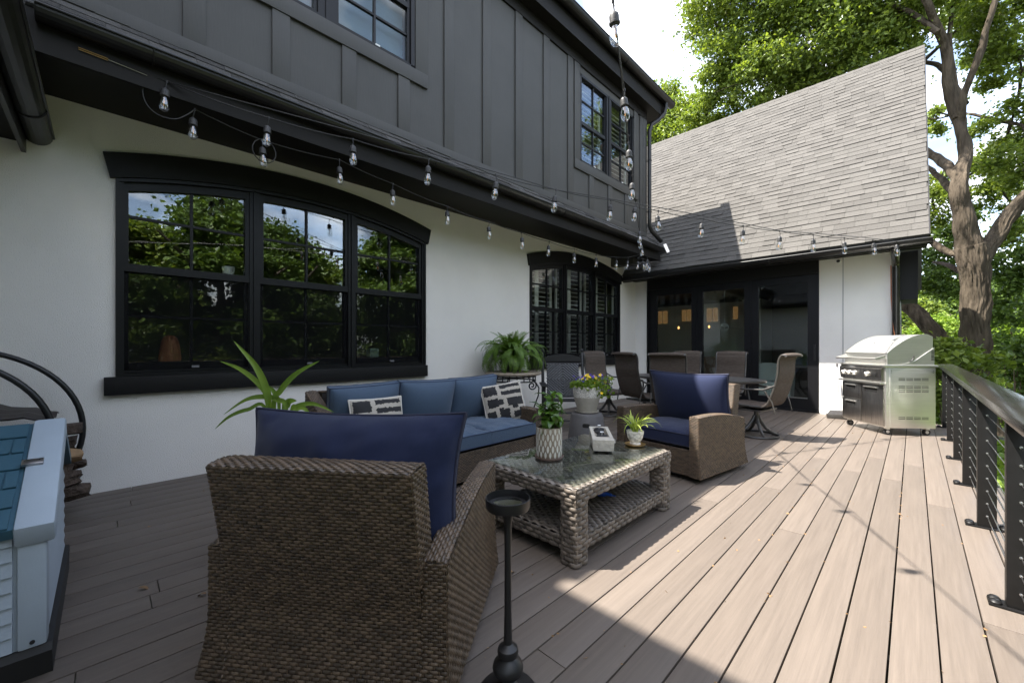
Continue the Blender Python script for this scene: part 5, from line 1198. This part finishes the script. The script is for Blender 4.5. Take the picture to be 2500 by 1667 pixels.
mm = MB().prism([(-2.86, .865), (-3.36, .60), (-3.36, .56), (-2.86, .825)], 'y', -1.08, -.13); sb(mm, 'lid_panel', M['teal'], sd, smooth=False)
fr = thing('firewood_rack', 'black double hoop firewood rack standing against the white wall', 'firewood rack', (-4.3, -.72, 0))
FO = (-4.3, -.72, 0)
def hoop(x, yc, zc, r_): return MB().tube([(x, yc + r_ * math.sin(a), zc + r_ * math.cos(a)) for a in np.linspace(0, 2 * PI, 65)[:-1]], .019, 10, closed=True).build('hoop', M['blackmetal'], fr, org=FO)
hoop(-4.56, -.73, .585, .615); hoop(-4.04, -.80, .605, .565)
for y, z in ((-.95, .12), (-.55, .12), (-1.25, .35), (-.30, .35)): MB().tube([(-4.56, y, z), (-4.04, y, z)], .011, 8).build('cross_bar', M['blackmetal'], fr, org=FO)
for x in (-4.56, -4.04): MB().tube([(x, -1.0, .01), (x, -.72, .03), (x, -.35, .012), (x, -.22, .10)], .016, 8).build('foot', M['blackmetal'], fr, org=FO)
rl_ = random.Random(12); ORD = ['topmost', 'second', 'third', 'fourth', 'fifth', 'sixth', 'seventh', 'eighth', 'ninth', 'tenth', 'eleventh', 'twelfth']
for k in range(12):
    z = .655 - k * .043; x = -4.10 - .20 * (k % 2) + rl_.uniform(-.03, .03); y1 = -.10 + rl_.uniform(-.09, .03); y0 = y1 - rl_.uniform(.62, .85); n_ = 9; ns = 8; ph_ = rl_.uniform(0, 6); r_ = rl_.uniform(.050, .068)
    m = MB(); rows = []; off = [rl_.uniform(.62, 1.2) for _ in range(ns)]
    for i in range(n_):
        f = i / (n_ - 1); tp = 1 - (.35 * max(0, (f - .85) / .15) if k % 3 else .10 * f); yy = y0 + (y1 - y0) * f
        rows.append([(x + r_ * 1.25 * off[j] * tp * math.cos(ph_ + 2 * PI * j / ns) + .012 * mnoise.noise(Vector((yy * 14, j * 3.1, k))), yy + (.012 * math.sin(j * 2.3 + k) if i == n_ - 1 else 0), z + r_ * off[j] * tp * math.sin(ph_ + 2 * PI * j / ns) + .010 * mnoise.noise(Vector((yy * 14, j * 3.1, k + 40))) + .03 * (f - .5) * math.sin(k)) for j in range(ns)])
    vs = [p for r in rows for p in r]; m.add(vs, [(i*ns+j, i*ns+(j+1) % ns, (i+1)*ns+(j+1) % ns, (i+1)*ns+j) for i in range(n_-1) for j in range(ns)] + [tuple(range(ns))[::-1], tuple((n_-1)*ns + j for j in range(ns))])
    tag(m.build('split_log', M['logwood'] if k in (4, 9) else M['logbark'], None, smooth=False), ORD[k] + ' barky split log from the top of the stack beside the shed', 'log', 'firewood logs in the hoop rack')
m = MB(); rows = []
for i in range(14):
    x = -4.62 + .70 * i / 13; rows.append([(x, y, .70 + .18 * math.cos((y + .72) * 2.6) ** 1.0 * .6 + .012 * math.sin(x * 23 + y * 9) + .010 * math.sin(y * 31)) for y in np.linspace(-1.22, -.24, 18)])
m.sheet(rows); tp = m.mesh('tarp'); md = obj('tarp_cover', tp, M['tarp']); sm = md.modifiers.new('s', 'SOLIDIFY'); sm.thickness = .006; tag(md, 'crumpled dark brown cover lying over the stacked firewood', 'cover')

# ================================================================== SMALL HOUSE FITTINGS
sc = thing('security_camera', 'small white security camera under the gutter on the back wall', 'camera', (-.93, YB - .01, 2.70))
MB().tube([(0, 0, .03), (0, -.05, .02)], .014, 10).build('bracket', M['white'], sc); MB().lathe([(0, 0), (.030, 0), (.034, .01), (.034, .07), (.02, .08), (0, .08)], 20, caps=False).xf(Matrix.Translation((0, -.13, .0)) @ Matrix.Rotation(R(-85), 4, 'X')).build('housing', M['white'], sc)
MB().lathe([(0, 0), (.025, 0), (.025, .003), (0, .004)], 20, caps=False).xf(Matrix.Translation((0, -.1305, .0)) @ Matrix.Rotation(R(95), 4, 'X')).build('lens', M['dark'], sc)
tag(MB().tube([(-.262, YB - .03, 2.55), (-.258, YB - .05, 2.0), (-.235, YB - .10, 1.6), (-.20, YB - .14, 1.2), (-.185, YB - .13, .9), (-.15, YB - .02, .4), (-.13, 8.7, .012), (.1, 8.6, .012)], .007, 6).build('extension_cord', pm('orangecord', (.50, .17, .07), .5), None), 'orange extension cord hanging down the corner downspout', 'cord')
tb_ = thing('turnbuckle', 'small brass turnbuckle hook on the dark eave above the left window', 'hook', (-3.948, -.12, 3.20))
for dz in (-.006, .006): MB().tube([(0.004, 0, dz), (.004, .14, dz - .006)], .003, 6).build('side_rod', M['gold'], tb_)
MB().tube([(.004, .14, -.006), (.004, .34, -.02)], .002, 6).build('wire', M['cable'], tb_)
# ---- things on the inner window ledge
sl_ = tag(MB().lathe([(0, 0), (.085, 0), (.088, .03), (.080, .11), (.070, .18), (.055, .225), (.03, .245), (0, .25)], 11, caps=False).build('salt_lamp', pm('salt', (.62, .22, .10), .6, nscale=7, namp=.4), None, loc=(-5.13, .452, 1.075)), 'orange salt lamp behind the lower left window pane', 'lamp')
lg = hb(MB().box((-5.35, .0, 1.03), (-5.03, 3.2, 1.072)), 'window_ledge', 'kwood', smooth=False); sh_ = hb(MB().box((-5.18, .1, 1.905), (-5.05, 3.1, 1.93)), 'window_shelf', 'kwood', smooth=False)
tag(MB().lathe([(0, 0), (.045, 0), (.058, .12), (.054, .12), (.04, .02), (0, .02)], 20, caps=False).build('white_cup', M['white'], None, loc=(-5.11, .92, 1.931)), 'white cup on the inner shelf of the left window', 'cup')
tag(MB().prism([(-.05, 0), (.05, 0), (.065, .12), (-.065, .12)], 'y', -.06, .06).build('planter', pm('palegreen', (.35, .48, .42), .6), None, loc=(-5.18, 2.55, 1.073)), 'pale green planter behind the third lower pane of the left window', 'planter')
# furniture seen through the doors
ac = thing('upholstered_chair', 'cream upholstered armchair seen through the right patio door', 'armchair', (-2.25, 10.45, .0), R(20))
m = MB(); rows = []
for i in range(15):
    a = -.2 + (PI + .4) * i / 14; rows.append([(.42 * math.cos(a), .40 * math.sin(a), .1), (.45 * math.cos(a), .43 * math.sin(a), .62 + .22 * math.sin(max(0, min(PI, a)))), (.36 * math.cos(a), .34 * math.sin(a), .62 + .22 * math.sin(max(0, min(PI, a)))), (.34 * math.cos(a), .32 * math.sin(a), .4)])
m.sheet(rows).build('shell', M['kwhite'], ac); MB().box((-.32, -.30, .1), (.32, .25, .45)).build('seat', M['kwhite'], ac, bevel=.04)
dc = thing('wind_chime', 'tree of life ring with hanging beads inside the middle patio door', 'hanging ornament', (-2.86, YB + .16, 1.62))
MB().tube([(.075 * math.cos(a), 0, .075 * math.sin(a)) for a in np.linspace(0, 2 * PI, 25)[:-1]], .006, 6, closed=True).tube([(0, 0, .075), (0, 0, .9)], .002, 4).tube([(0, 0, -.07), (0, 0, .0), (.04, 0, .05)], .005, 5).tube([(0, 0, 0), (-.045, 0, .045)], .005, 5).build('ring', M['white'], dc)
for k, L_ in enumerate((.10, .17, .24, .17, .10)):
    x = -.06 + .03 * k; b = MB().tube([(x, 0, -.05), (x, 0, -.05 - L_)], .0015, 4).lathe([(0, -.01), (.009, 0), (0, .01)], 8, c=(x, 0, -.05 - L_), caps=False); b.build('beads', M['white'], dc)

# ================================================================== TREES AND GARDEN
def clump_cloud(cl, per, size, seed, sub=14, subr=.34, elong=1.5):
    """cl: list of (centre, radius, weight); leaves gather in sub-clumps so gaps and light and dark masses appear"""
    r_ = np.random.default_rng(seed); Ps = []
    for c_, rad, wgt in cl:
        k = max(3, int(sub * wgt)); d = r_.normal(size=(k, 3)); d /= np.linalg.norm(d, axis=1)[:, None]; rr = rad * r_.uniform(.15, 1, k) ** .5
        sc_ = np.array(c_) + d * rr[:, None] * np.array([1, 1, .8])
        n = int(per * wgt); i = r_.integers(0, k, n); dd = r_.normal(size=(n, 3)) * rad * subr * np.array([1, 1, .62]) * r_.uniform(.5, 1.2, (n, 1)); Ps.append(sc_[i] + dd)
    P = np.concatenate(Ps); return leafcloud(len(P), lambda a, b: P, size, seed + 1, elong=elong, flat=.75)
def limb(name, pts, r, parent, mat='bark', n=10, O_=Vector((0, 0, 0)), rk_=.66, fine=0):
    P = [Vector(p) for p in pts]; q = []; rr = []
    for i in range(len(P) - 1):
        for j in range(5 + fine):
            f = j / (5 + fine); p0, p1, p2, p3 = P[max(i-1, 0)], P[i], P[i+1], P[min(i+2, len(P)-1)]
            q.append(.5 * ((2 * p1) + (p2 - p0) * f + (2 * p0 - 5 * p1 + 4 * p2 - p3) * f * f + (3 * p1 - p0 - 3 * p2 + p3) * f ** 3)); rr.append(r[i] + (r[i+1] - r[i]) * f)
    q.append(P[-1]); rr.append(r[-1])
    rr = [k * rk_ for k in rr]
    m = MB().tube([p - O_ for p in q], rr, n)
    m.v = [tuple(Vector(v) + Vector((mnoise.noise(Vector(v) * 2.3), mnoise.noise(Vector(v) * 2.3 + Vector((9, 0, 0))), 0)) * .05) for v in m.v]
    if fine:
        n_ = len(q); o = []
        for i in range(n_):
            c_ = q[i] - O_
            for j in range(n):
                a = 2 * PI * j / n; d = Vector(m.v[i * n + j]) - c_; h = mnoise.noise(Vector((math.cos(a) * 5.5, math.sin(a) * 5.5, c_.z * 1.5))); h2 = mnoise.noise(Vector((math.cos(a) * 12, math.sin(a) * 12, c_.z * 3.0 + 5)))
                o.append(tuple(c_ + d * (1 + .10 * (abs(h) * 2 - .5) + .07 * (abs(h2) * 2 - .5))))
        m.v[:n_ * n] = o
    return m.build(name, M[mat], parent, ang=80)
b0 = at(2395, 1330, 10.6); OT = Vector((b0.x, b0.y, gz(b0.x, b0.y)))
oak = thing('oak_tree', 'big forked oak with furrowed bark behind the grill and railing', 'tree', tuple(OT))
D0 = 10.6
limb('trunk', [OT - Vector((0, 0, .2)), at(2398, 1180, D0), at(2390, 1000, D0), at(2383, 820, D0), at(2381, 700, D0), at(2378, 640, D0), at(2368, 600, D0)], [.75, .50, .42, .40, .41, .46, .42], oak, n=90, O_=OT, fine=22)
limb('limb', [at(2376, 640, D0), at(2352, 530, D0), at(2340, 455, D0), at(2356, 385, D0 + .1), at(2346, 318, D0 + .2), at(2320, 230, D0 + .3), at(2308, 115, D0 + .2), at(2262, 10, D0), at(2215, -90, D0)], [.40, .33, .27, .215, .19, .18, .15, .12, .08], oak, n=56, O_=OT, fine=12)
limb('limb', [at(2386, 640, D0), at(2425, 585, D0), at(2460, 530, D0 - .1), at(2505, 480, D0 - .3), at(2560, 450, D0 - .6)], [.36, .29, .25, .24, .2], oak, n=60, O_=OT, fine=12)
limb('branch', [at(2344, 300, D0 + .2), at(2352, 235, D0), at(2385, 150, D0 - .3), at(2412, 60, D0 - .5), at(2440, -40, D0 - .7)], [.15, .13, .115, .10, .07], oak, O_=OT)
limb('branch', [at(2335, 290, D0 + .2), at(2330, 210, D0 + .4), at(2318, 100, D0 + .6), at(2330, 0, D0 + .8)], [.13, .115, .09, .07], oak, O_=OT)
limb('branch', [at(2345, 445, D0), at(2318, 410, D0 + .3), at(2285, 385, D0 + .8), at(2240, 350, D0 + 1.6)], [.21, .18, .15, .11], oak, O_=OT)
limb('branch', [at(2330, 470, D0 + .2), at(2300, 440, D0 + .8), at(2262, 405, D0 + 1.6)], [.14, .12, .08], oak, O_=OT)
limb('branch', [at(2352, 255, D0 + .2), at(2310, 175, D0 + 1), at(2255, 150, D0 + 1.8), at(2130, 130, D0 + 2.6), at(2000, 60, D0 + 3)], [.12, .10, .085, .06, .03], oak, O_=OT)
limb('branch', [at(2290, 80, D0), at(2200, 20, D0 + .5), at(2080, 10, D0 + 1), at(1960, -30, D0 + 1.5)], [.10, .08, .06, .03], oak, O_=OT)
limb('branch', [at(2375, 610, D0), at(2330, 620, D0 + .3), at(2270, 590, D0 + .9), at(2235, 588, D0 + 1.5)], [.17, .13, .11, .08], oak, O_=OT)
limb('branch', [at(2385, 690, D0), at(2320, 650, D0 + .6), at(2280, 640, D0 + 1.2)], [.12, .09, .05], oak, 'barkdark', O_=OT)
CL = [(1730, 40, 13.5, 1.15), (1790, 130, 13.2, 1.2), (1760, 215, 14, .9), (1860, 60, 12.8, 1.4), (1880, 190, 12.8, 1.3), (1970, 110, 12.3, 1.4), (1985, 240, 13, 1.2), (2075, 50, 12, 1.4), (2095, 170, 12.2, 1.3), (2180, 90, 12, 1.1), (2200, -60, 11.4, 1.5), (2050, -90, 11.6, 1.5), (1900, -90, 12.2, 1.5), (1760, -80, 13, 1.3), (1840, 285, 14.5, 1.0), (1720, 290, 15, .85), (2180, 190, 13, .9),
      (2400, 20, 12.5, 1.0), (2480, 60, 11.5, 1.1), (2490, 170, 12, .9), (2290, -40, 12, 1.1), (2370, -110, 11, 1.3), (2480, -100, 10.5, 1.3), (2470, 300, 12.8, 1.0), (2500, 400, 12.2, 1.0), (2410, 400, 14, .8), (2290, 290, 14.5, .6), (2280, 520, 15, 1.1), (2300, 450, 14.8, .8), (2450, 470, 14, .9), (2510, 580, 13, 1.0), (2420, 120, 13.5, .7)]
V_, F_ = clump_cloud([(at(a, b, d), r_ * .92, r_ ** 2) for a, b, d, r_ in CL], 3500, .066, 21, sub=18, subr=.235); cloudobj('crown', V_ - np.array(OT), F_, M['leaf_main'], oak, 'stuff')
anch = [at(2262, 10, D0), at(2300, 150, D0 + .6), at(2215, -60, D0), at(2255, 150, D0 + 1.8), at(2130, 130, D0 + 2.6), at(2080, 10, D0 + 1), at(2412, 60, D0 - .5), at(2345, 445, D0 + .2), at(2200, 20, D0 + .5)]
rq = random.Random(77)
for a, b, d, r_ in CL:
    c_ = at(a, b, d); st_ = min(anch, key=lambda q_: (q_ - c_).length)
    if (st_ - c_).length > 4.5 or (st_ - c_).length < .4: continue
    mid = st_.lerp(c_, .5) + Vector((rq.uniform(-.2, .2), rq.uniform(-.2, .2), rq.uniform(-.1, .35)))
    limb('branch', [st_, mid, c_, c_ + (c_ - mid) * .5 + Vector((0, 0, .15))], [.085, .06, .035, .012], oak, 'barkdark', 8, OT)
    for k in range(4):
        e = c_ + Vector((rq.uniform(-1, 1), rq.uniform(-1, 1), rq.uniform(-.5, .8))) * r_; limb('twig', [mid.lerp(c_, rq.uniform(.2, 1)), c_.lerp(e, .55) + Vector((0, 0, .08)), e], [.032, .02, .007], oak, 'barkdark', 5, OT)
    anch.append(c_)
# darker low branches of the oak beside the wing
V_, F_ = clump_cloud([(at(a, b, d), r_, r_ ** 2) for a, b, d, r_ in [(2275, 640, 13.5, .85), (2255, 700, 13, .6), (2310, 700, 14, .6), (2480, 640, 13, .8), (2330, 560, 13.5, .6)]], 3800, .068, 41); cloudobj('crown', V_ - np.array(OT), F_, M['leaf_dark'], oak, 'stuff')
# leaning trunk at the left of the oak
ln0 = at(2330, 1000, 12.0); OL = Vector((ln0.x + .8, ln0.y + .5, gz(ln0.x + .8, ln0.y + .5)))
lt = thing('leaning_tree', 'thick leaning tree trunk rising left behind the grill', 'tree', tuple(OL))
limb('trunk', [OL - Vector((0, 0, .2)), at(2380, 960, 12.0), at(2330, 865, 12.0), at(2270, 800, 12.2), at(2215, 745, 12.6), at(2140, 690, 13.2)], [.40, .33, .31, .30, .28, .25], lt, n=70, O_=OL, fine=18)
V_, F_ = clump_cloud([(at(1950, 400, 15), 1.6, 1.6), (at(1800, 380, 16), 1.6, 1.6), (at(2050, 330, 15), 1.5, 1.5)], 2600, .075, 44); cloudobj('crown', V_ - np.array(OL), F_, M['leaf_main'], lt, 'stuff')
limb('branch', [at(2140, 690, 13.2), at(2050, 560, 14.2), at(1950, 420, 15)], [.25, .16, .08], lt, O_=OL)
# tree behind the main roof corner
tl_ = at(1625, 330, 18); OC = Vector((tl_.x, tl_.y, -1.6)); t3 = thing('tree', 'smaller light green tree peeking out behind the upper eave corner', 'tree', tuple(OC))
limb('trunk', [OC, OC + Vector((.1, .1, 5)), OC + Vector((0, 0, 9))], [.3, .22, .1], t3, O_=OC)
V_, F_ = clump_cloud([(at(a, b, d), r_, r_ ** 2) for a, b, d, r_ in [(1625, 225, 18, .8), (1600, 290, 18, 1.0), (1670, 300, 17.5, 1.2), (1580, 340, 18, 1.3), (1650, 380, 17, 1.3), (1690, 250, 17, .6)]], 3000, .08, 51); cloudobj('crown', V_ - np.array(OC), F_, M['leaf_main'], t3, 'stuff')
# a generic broadleaf tree mesh shared by the trees along the garden edge
def generic_tree(seed, H=8.5, mat='leaf_dark'):
    r_ = random.Random(seed); m = MB().tube([(0, 0, -.3), (.1, 0, H * .3), (0, .1, H * .55), (.1, 0, H * .8)], [.26, .2, .14, .06], 10)
    for k in range(7):
        a = k * 2.4; z = H * (.28 + .07 * k); m.tube([(0, 0, z), (math.cos(a) * 1.0, math.sin(a) * 1.0, z + .7), (math.cos(a) * 2.0, math.sin(a) * 2.0, z + 1.6)], [.10, .07, .03], 6)
    cl = []
    for k in range(30):
        f = r_.uniform(.22, 1); a = r_.uniform(0, 6.28); rr = 2.5 * math.sin(PI * (f * .8 + .15)) * r_.uniform(.3, 1); cl.append(((rr * math.cos(a), rr * math.sin(a), H * f), r_.uniform(.6, 1.0), .55))
    V_, F_ = clump_cloud(cl, 2300, .115, seed, sub=16, subr=.36); me = bpy.data.meshes.new('crown'); me.from_pydata(V_.tolist(), [], F_.tolist()); me.update(); me.materials.append(M[mat])
    tm = m.mesh('trunk', True, ang=70); tm.materials.append(M['barkdark']); return tm, me
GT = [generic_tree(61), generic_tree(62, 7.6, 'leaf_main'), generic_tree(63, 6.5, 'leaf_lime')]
def plant_tree(label, i, loc, sc_, rz, group, name='garden_tree'):
    t = thing(name, label, 'tree', loc, rz, group); t.scale = sc_; obj('trunk', GT[i][0], None, t); obj('crown', GT[i][1], None, t, 'stuff'); return t
rl_ = random.Random(14)
for k in range(14):                                                     # garden edge on the open side (mirrored in the windows)
    y = -9 + k * 2.5; x = 10.5 + rl_.uniform(-1.2, 2.5) + (1.5 if k % 3 == 1 else 0); s_ = rl_.uniform(.95, 1.45)
    plant_tree('leafy tree along the garden edge mirrored in the arched window', (0, 1, 0)[k % 3], (x, y, gz(x, y) - .1), (s_ * 1.1, s_ * 1.1, s_), rl_.uniform(0, 6), 'trees along the garden edge')
for lab, px, dep, i, s_ in (('bright lime green tree filling the gap left of the oak trunk', 2290, 19, 2, .62), ('lime green tree right of the oak trunk at the photo edge', 2475, 20, 2, .66), ('dark green tree in the shade right behind the oak', 2450, 25, 0, .8), ('dense green tree between the wing corner and the leaning trunk', 2235, 24, 1, .75),
                           ('far dark tree deep in the garden behind the lime trees', 2360, 32, 0, 1.0), ('far green tree at the right edge deep in the garden', 2520, 34, 1, 1.05), ('far tree hidden behind the shingled wing', 2150, 33, 0, 1.1), ('far tall tree rising behind the lime tree left of the oak', 2280, 36, 1, 1.2), ('far tree filling the right corner of the garden', 2440, 42, 0, 1.3)):
    p = at(px, 900, dep); plant_tree(lab, i, (p.x, p.y, gz(p.x, p.y) - .2), (s_ * 1.15, s_ * 1.15, s_), rl_.uniform(0, 6), 'trees deep in the garden')
# shrubs below the railing
def shrub(label, cl, mat, size, seed, per=900):
    O_ = Vector(cl[0][0]); O_.z = gz(O_.x, O_.y); t = thing('shrub', label, 'shrub', tuple(O_), 0, 'garden shrubs below the deck')
    V_, F_ = clump_cloud([(c_, r_, r_) for c_, r_ in cl], per, size, seed); cloudobj('foliage', V_ - np.array(O_), F_, M[mat], t, 'stuff')
    for k in range(5): MB().tube([(0, 0, -.1), (rl_.uniform(-.2, .2), rl_.uniform(-.2, .2), .4), (rl_.uniform(-.4, .4), rl_.uniform(-.4, .4), max(.5, cl[0][0][2] - O_.z))], [.02, .015, .008], 5).build('stem', M['stem'], t)
shrub('leafy young maple shrub in front of the oak trunk above the rail', [(at(2330, 860, 9.6), .5), (at(2280, 890, 9.8), .45), (at(2400, 870, 9.6), .4), (at(2360, 930, 9.6), .45), (at(2290, 960, 9.8), .4)], 'leaf_main', .085, 71, 1300)
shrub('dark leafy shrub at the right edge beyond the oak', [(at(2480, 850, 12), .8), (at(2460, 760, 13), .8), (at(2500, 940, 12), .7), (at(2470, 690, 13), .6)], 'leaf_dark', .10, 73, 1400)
shrub('bright shrub seen through the cables left of the oak base', [(at(2300, 1000, 11.5), .6), (at(2250, 980, 12), .5), (at(2340, 1080, 10.5), .5)], 'leaf_lime', .085, 75, 1200)
shrub('pale green shrub in sunlight far right above the rail', [(at(2440, 1010, 15), .8), (at(2490, 1000, 15.5), .9), (at(2420, 960, 17), .7)], 'leaf_lime', .09, 77, 1500)
hp = []
r_ = np.random.default_rng(81)
def cover(r0, n):
    x = r0.uniform(.62, 4.5, n); y = r0.uniform(1.5, 13, n); z = np.array([gz(a, b) for a, b in zip(x, y)]) + r0.uniform(.05, .38, n); return np.stack([x, y, z], 1)
V_, F_ = leafcloud(5200, cover, .17, 82, elong=1.35, flat=.35); o = cloudobj('ground_cover', V_, F_, M['leaf_lime'], None, 'stuff'); o['label'] = 'broad lime green ground cover leaves under the railing'; o['category'] = 'ground cover'
# iron fence far below
fe = thing('iron_fence', 'thin black iron picket fence far behind the railing', 'fence', tuple(at(2450, 1020, 14)))
FEO = at(2450, 1020, 14); z0, z1 = -1.05, .15
for k in range(16):
    x = .6 + k * .13; MB().box((x - .008, -.008, z0 + 0), (x + .008, .008, z1)).build('picket', M['blackmetal'], fe, smooth=False, loc=(x * 0 - .9, 0, -FEO.z - .35))
for z in (z0 + .15, z1 - .08): MB().box((-.4, -.012, z - .012), (1.8, .012, z + .012)).build('fence_rail', M['blackmetal'], fe, smooth=False, loc=(0, 0, -FEO.z - .35))
# fallen bits on the deck
lf = broadleaf(.055, .022, .8).mesh('fallen_leaf'); rl_ = random.Random(33); M['dryleaf'] = pm('dryleaf', (.22, .13, .06), .8, orand=.5)
for k, (x, y, lab) in enumerate([(-2.45, .35, 'curled dry leaf on the shaded deck near the shed'), (-1.53, 1.52, 'pale dry leaf on the deck beside the candle stand'), (-3.1, .62, 'dry leaf on the deck near the white wall'), (-2.75, .12, 'small dry leaf on the deck beside the shed base')]):
    tag(obj('fallen_leaf', lf, M['dryleaf'], None, None, (x, y, .012), (rl_.uniform(-.2, .2), .15, rl_.uniform(0, 6))), lab, 'leaf', 'fallen leaves on the deck')

# grit and leaf crumbs caught along the board gaps
r_ = np.random.default_rng(91); gx = np.array([X0D + i * PITCH for i in range(3, 38)])
def crumbs(r0, n):
    x = r0.choice(gx, n) + r0.normal(0, .004, n); x = np.where(r0.uniform(0, 1, n) < .3, r0.uniform(-4.7, .3, n), x); return np.stack([x, r0.uniform(.2, 9.0, n), np.full(n, .0025)], 1)
V_, F_ = leafcloud(520, crumbs, .008, 92, elong=1.8, flat=.05); o = cloudobj('leaf_crumbs', V_, F_, M['dryleaf'], None, 'stuff'); o['label'] = 'tiny dry crumbs scattered in the deck board gaps'; o['category'] = 'debris'
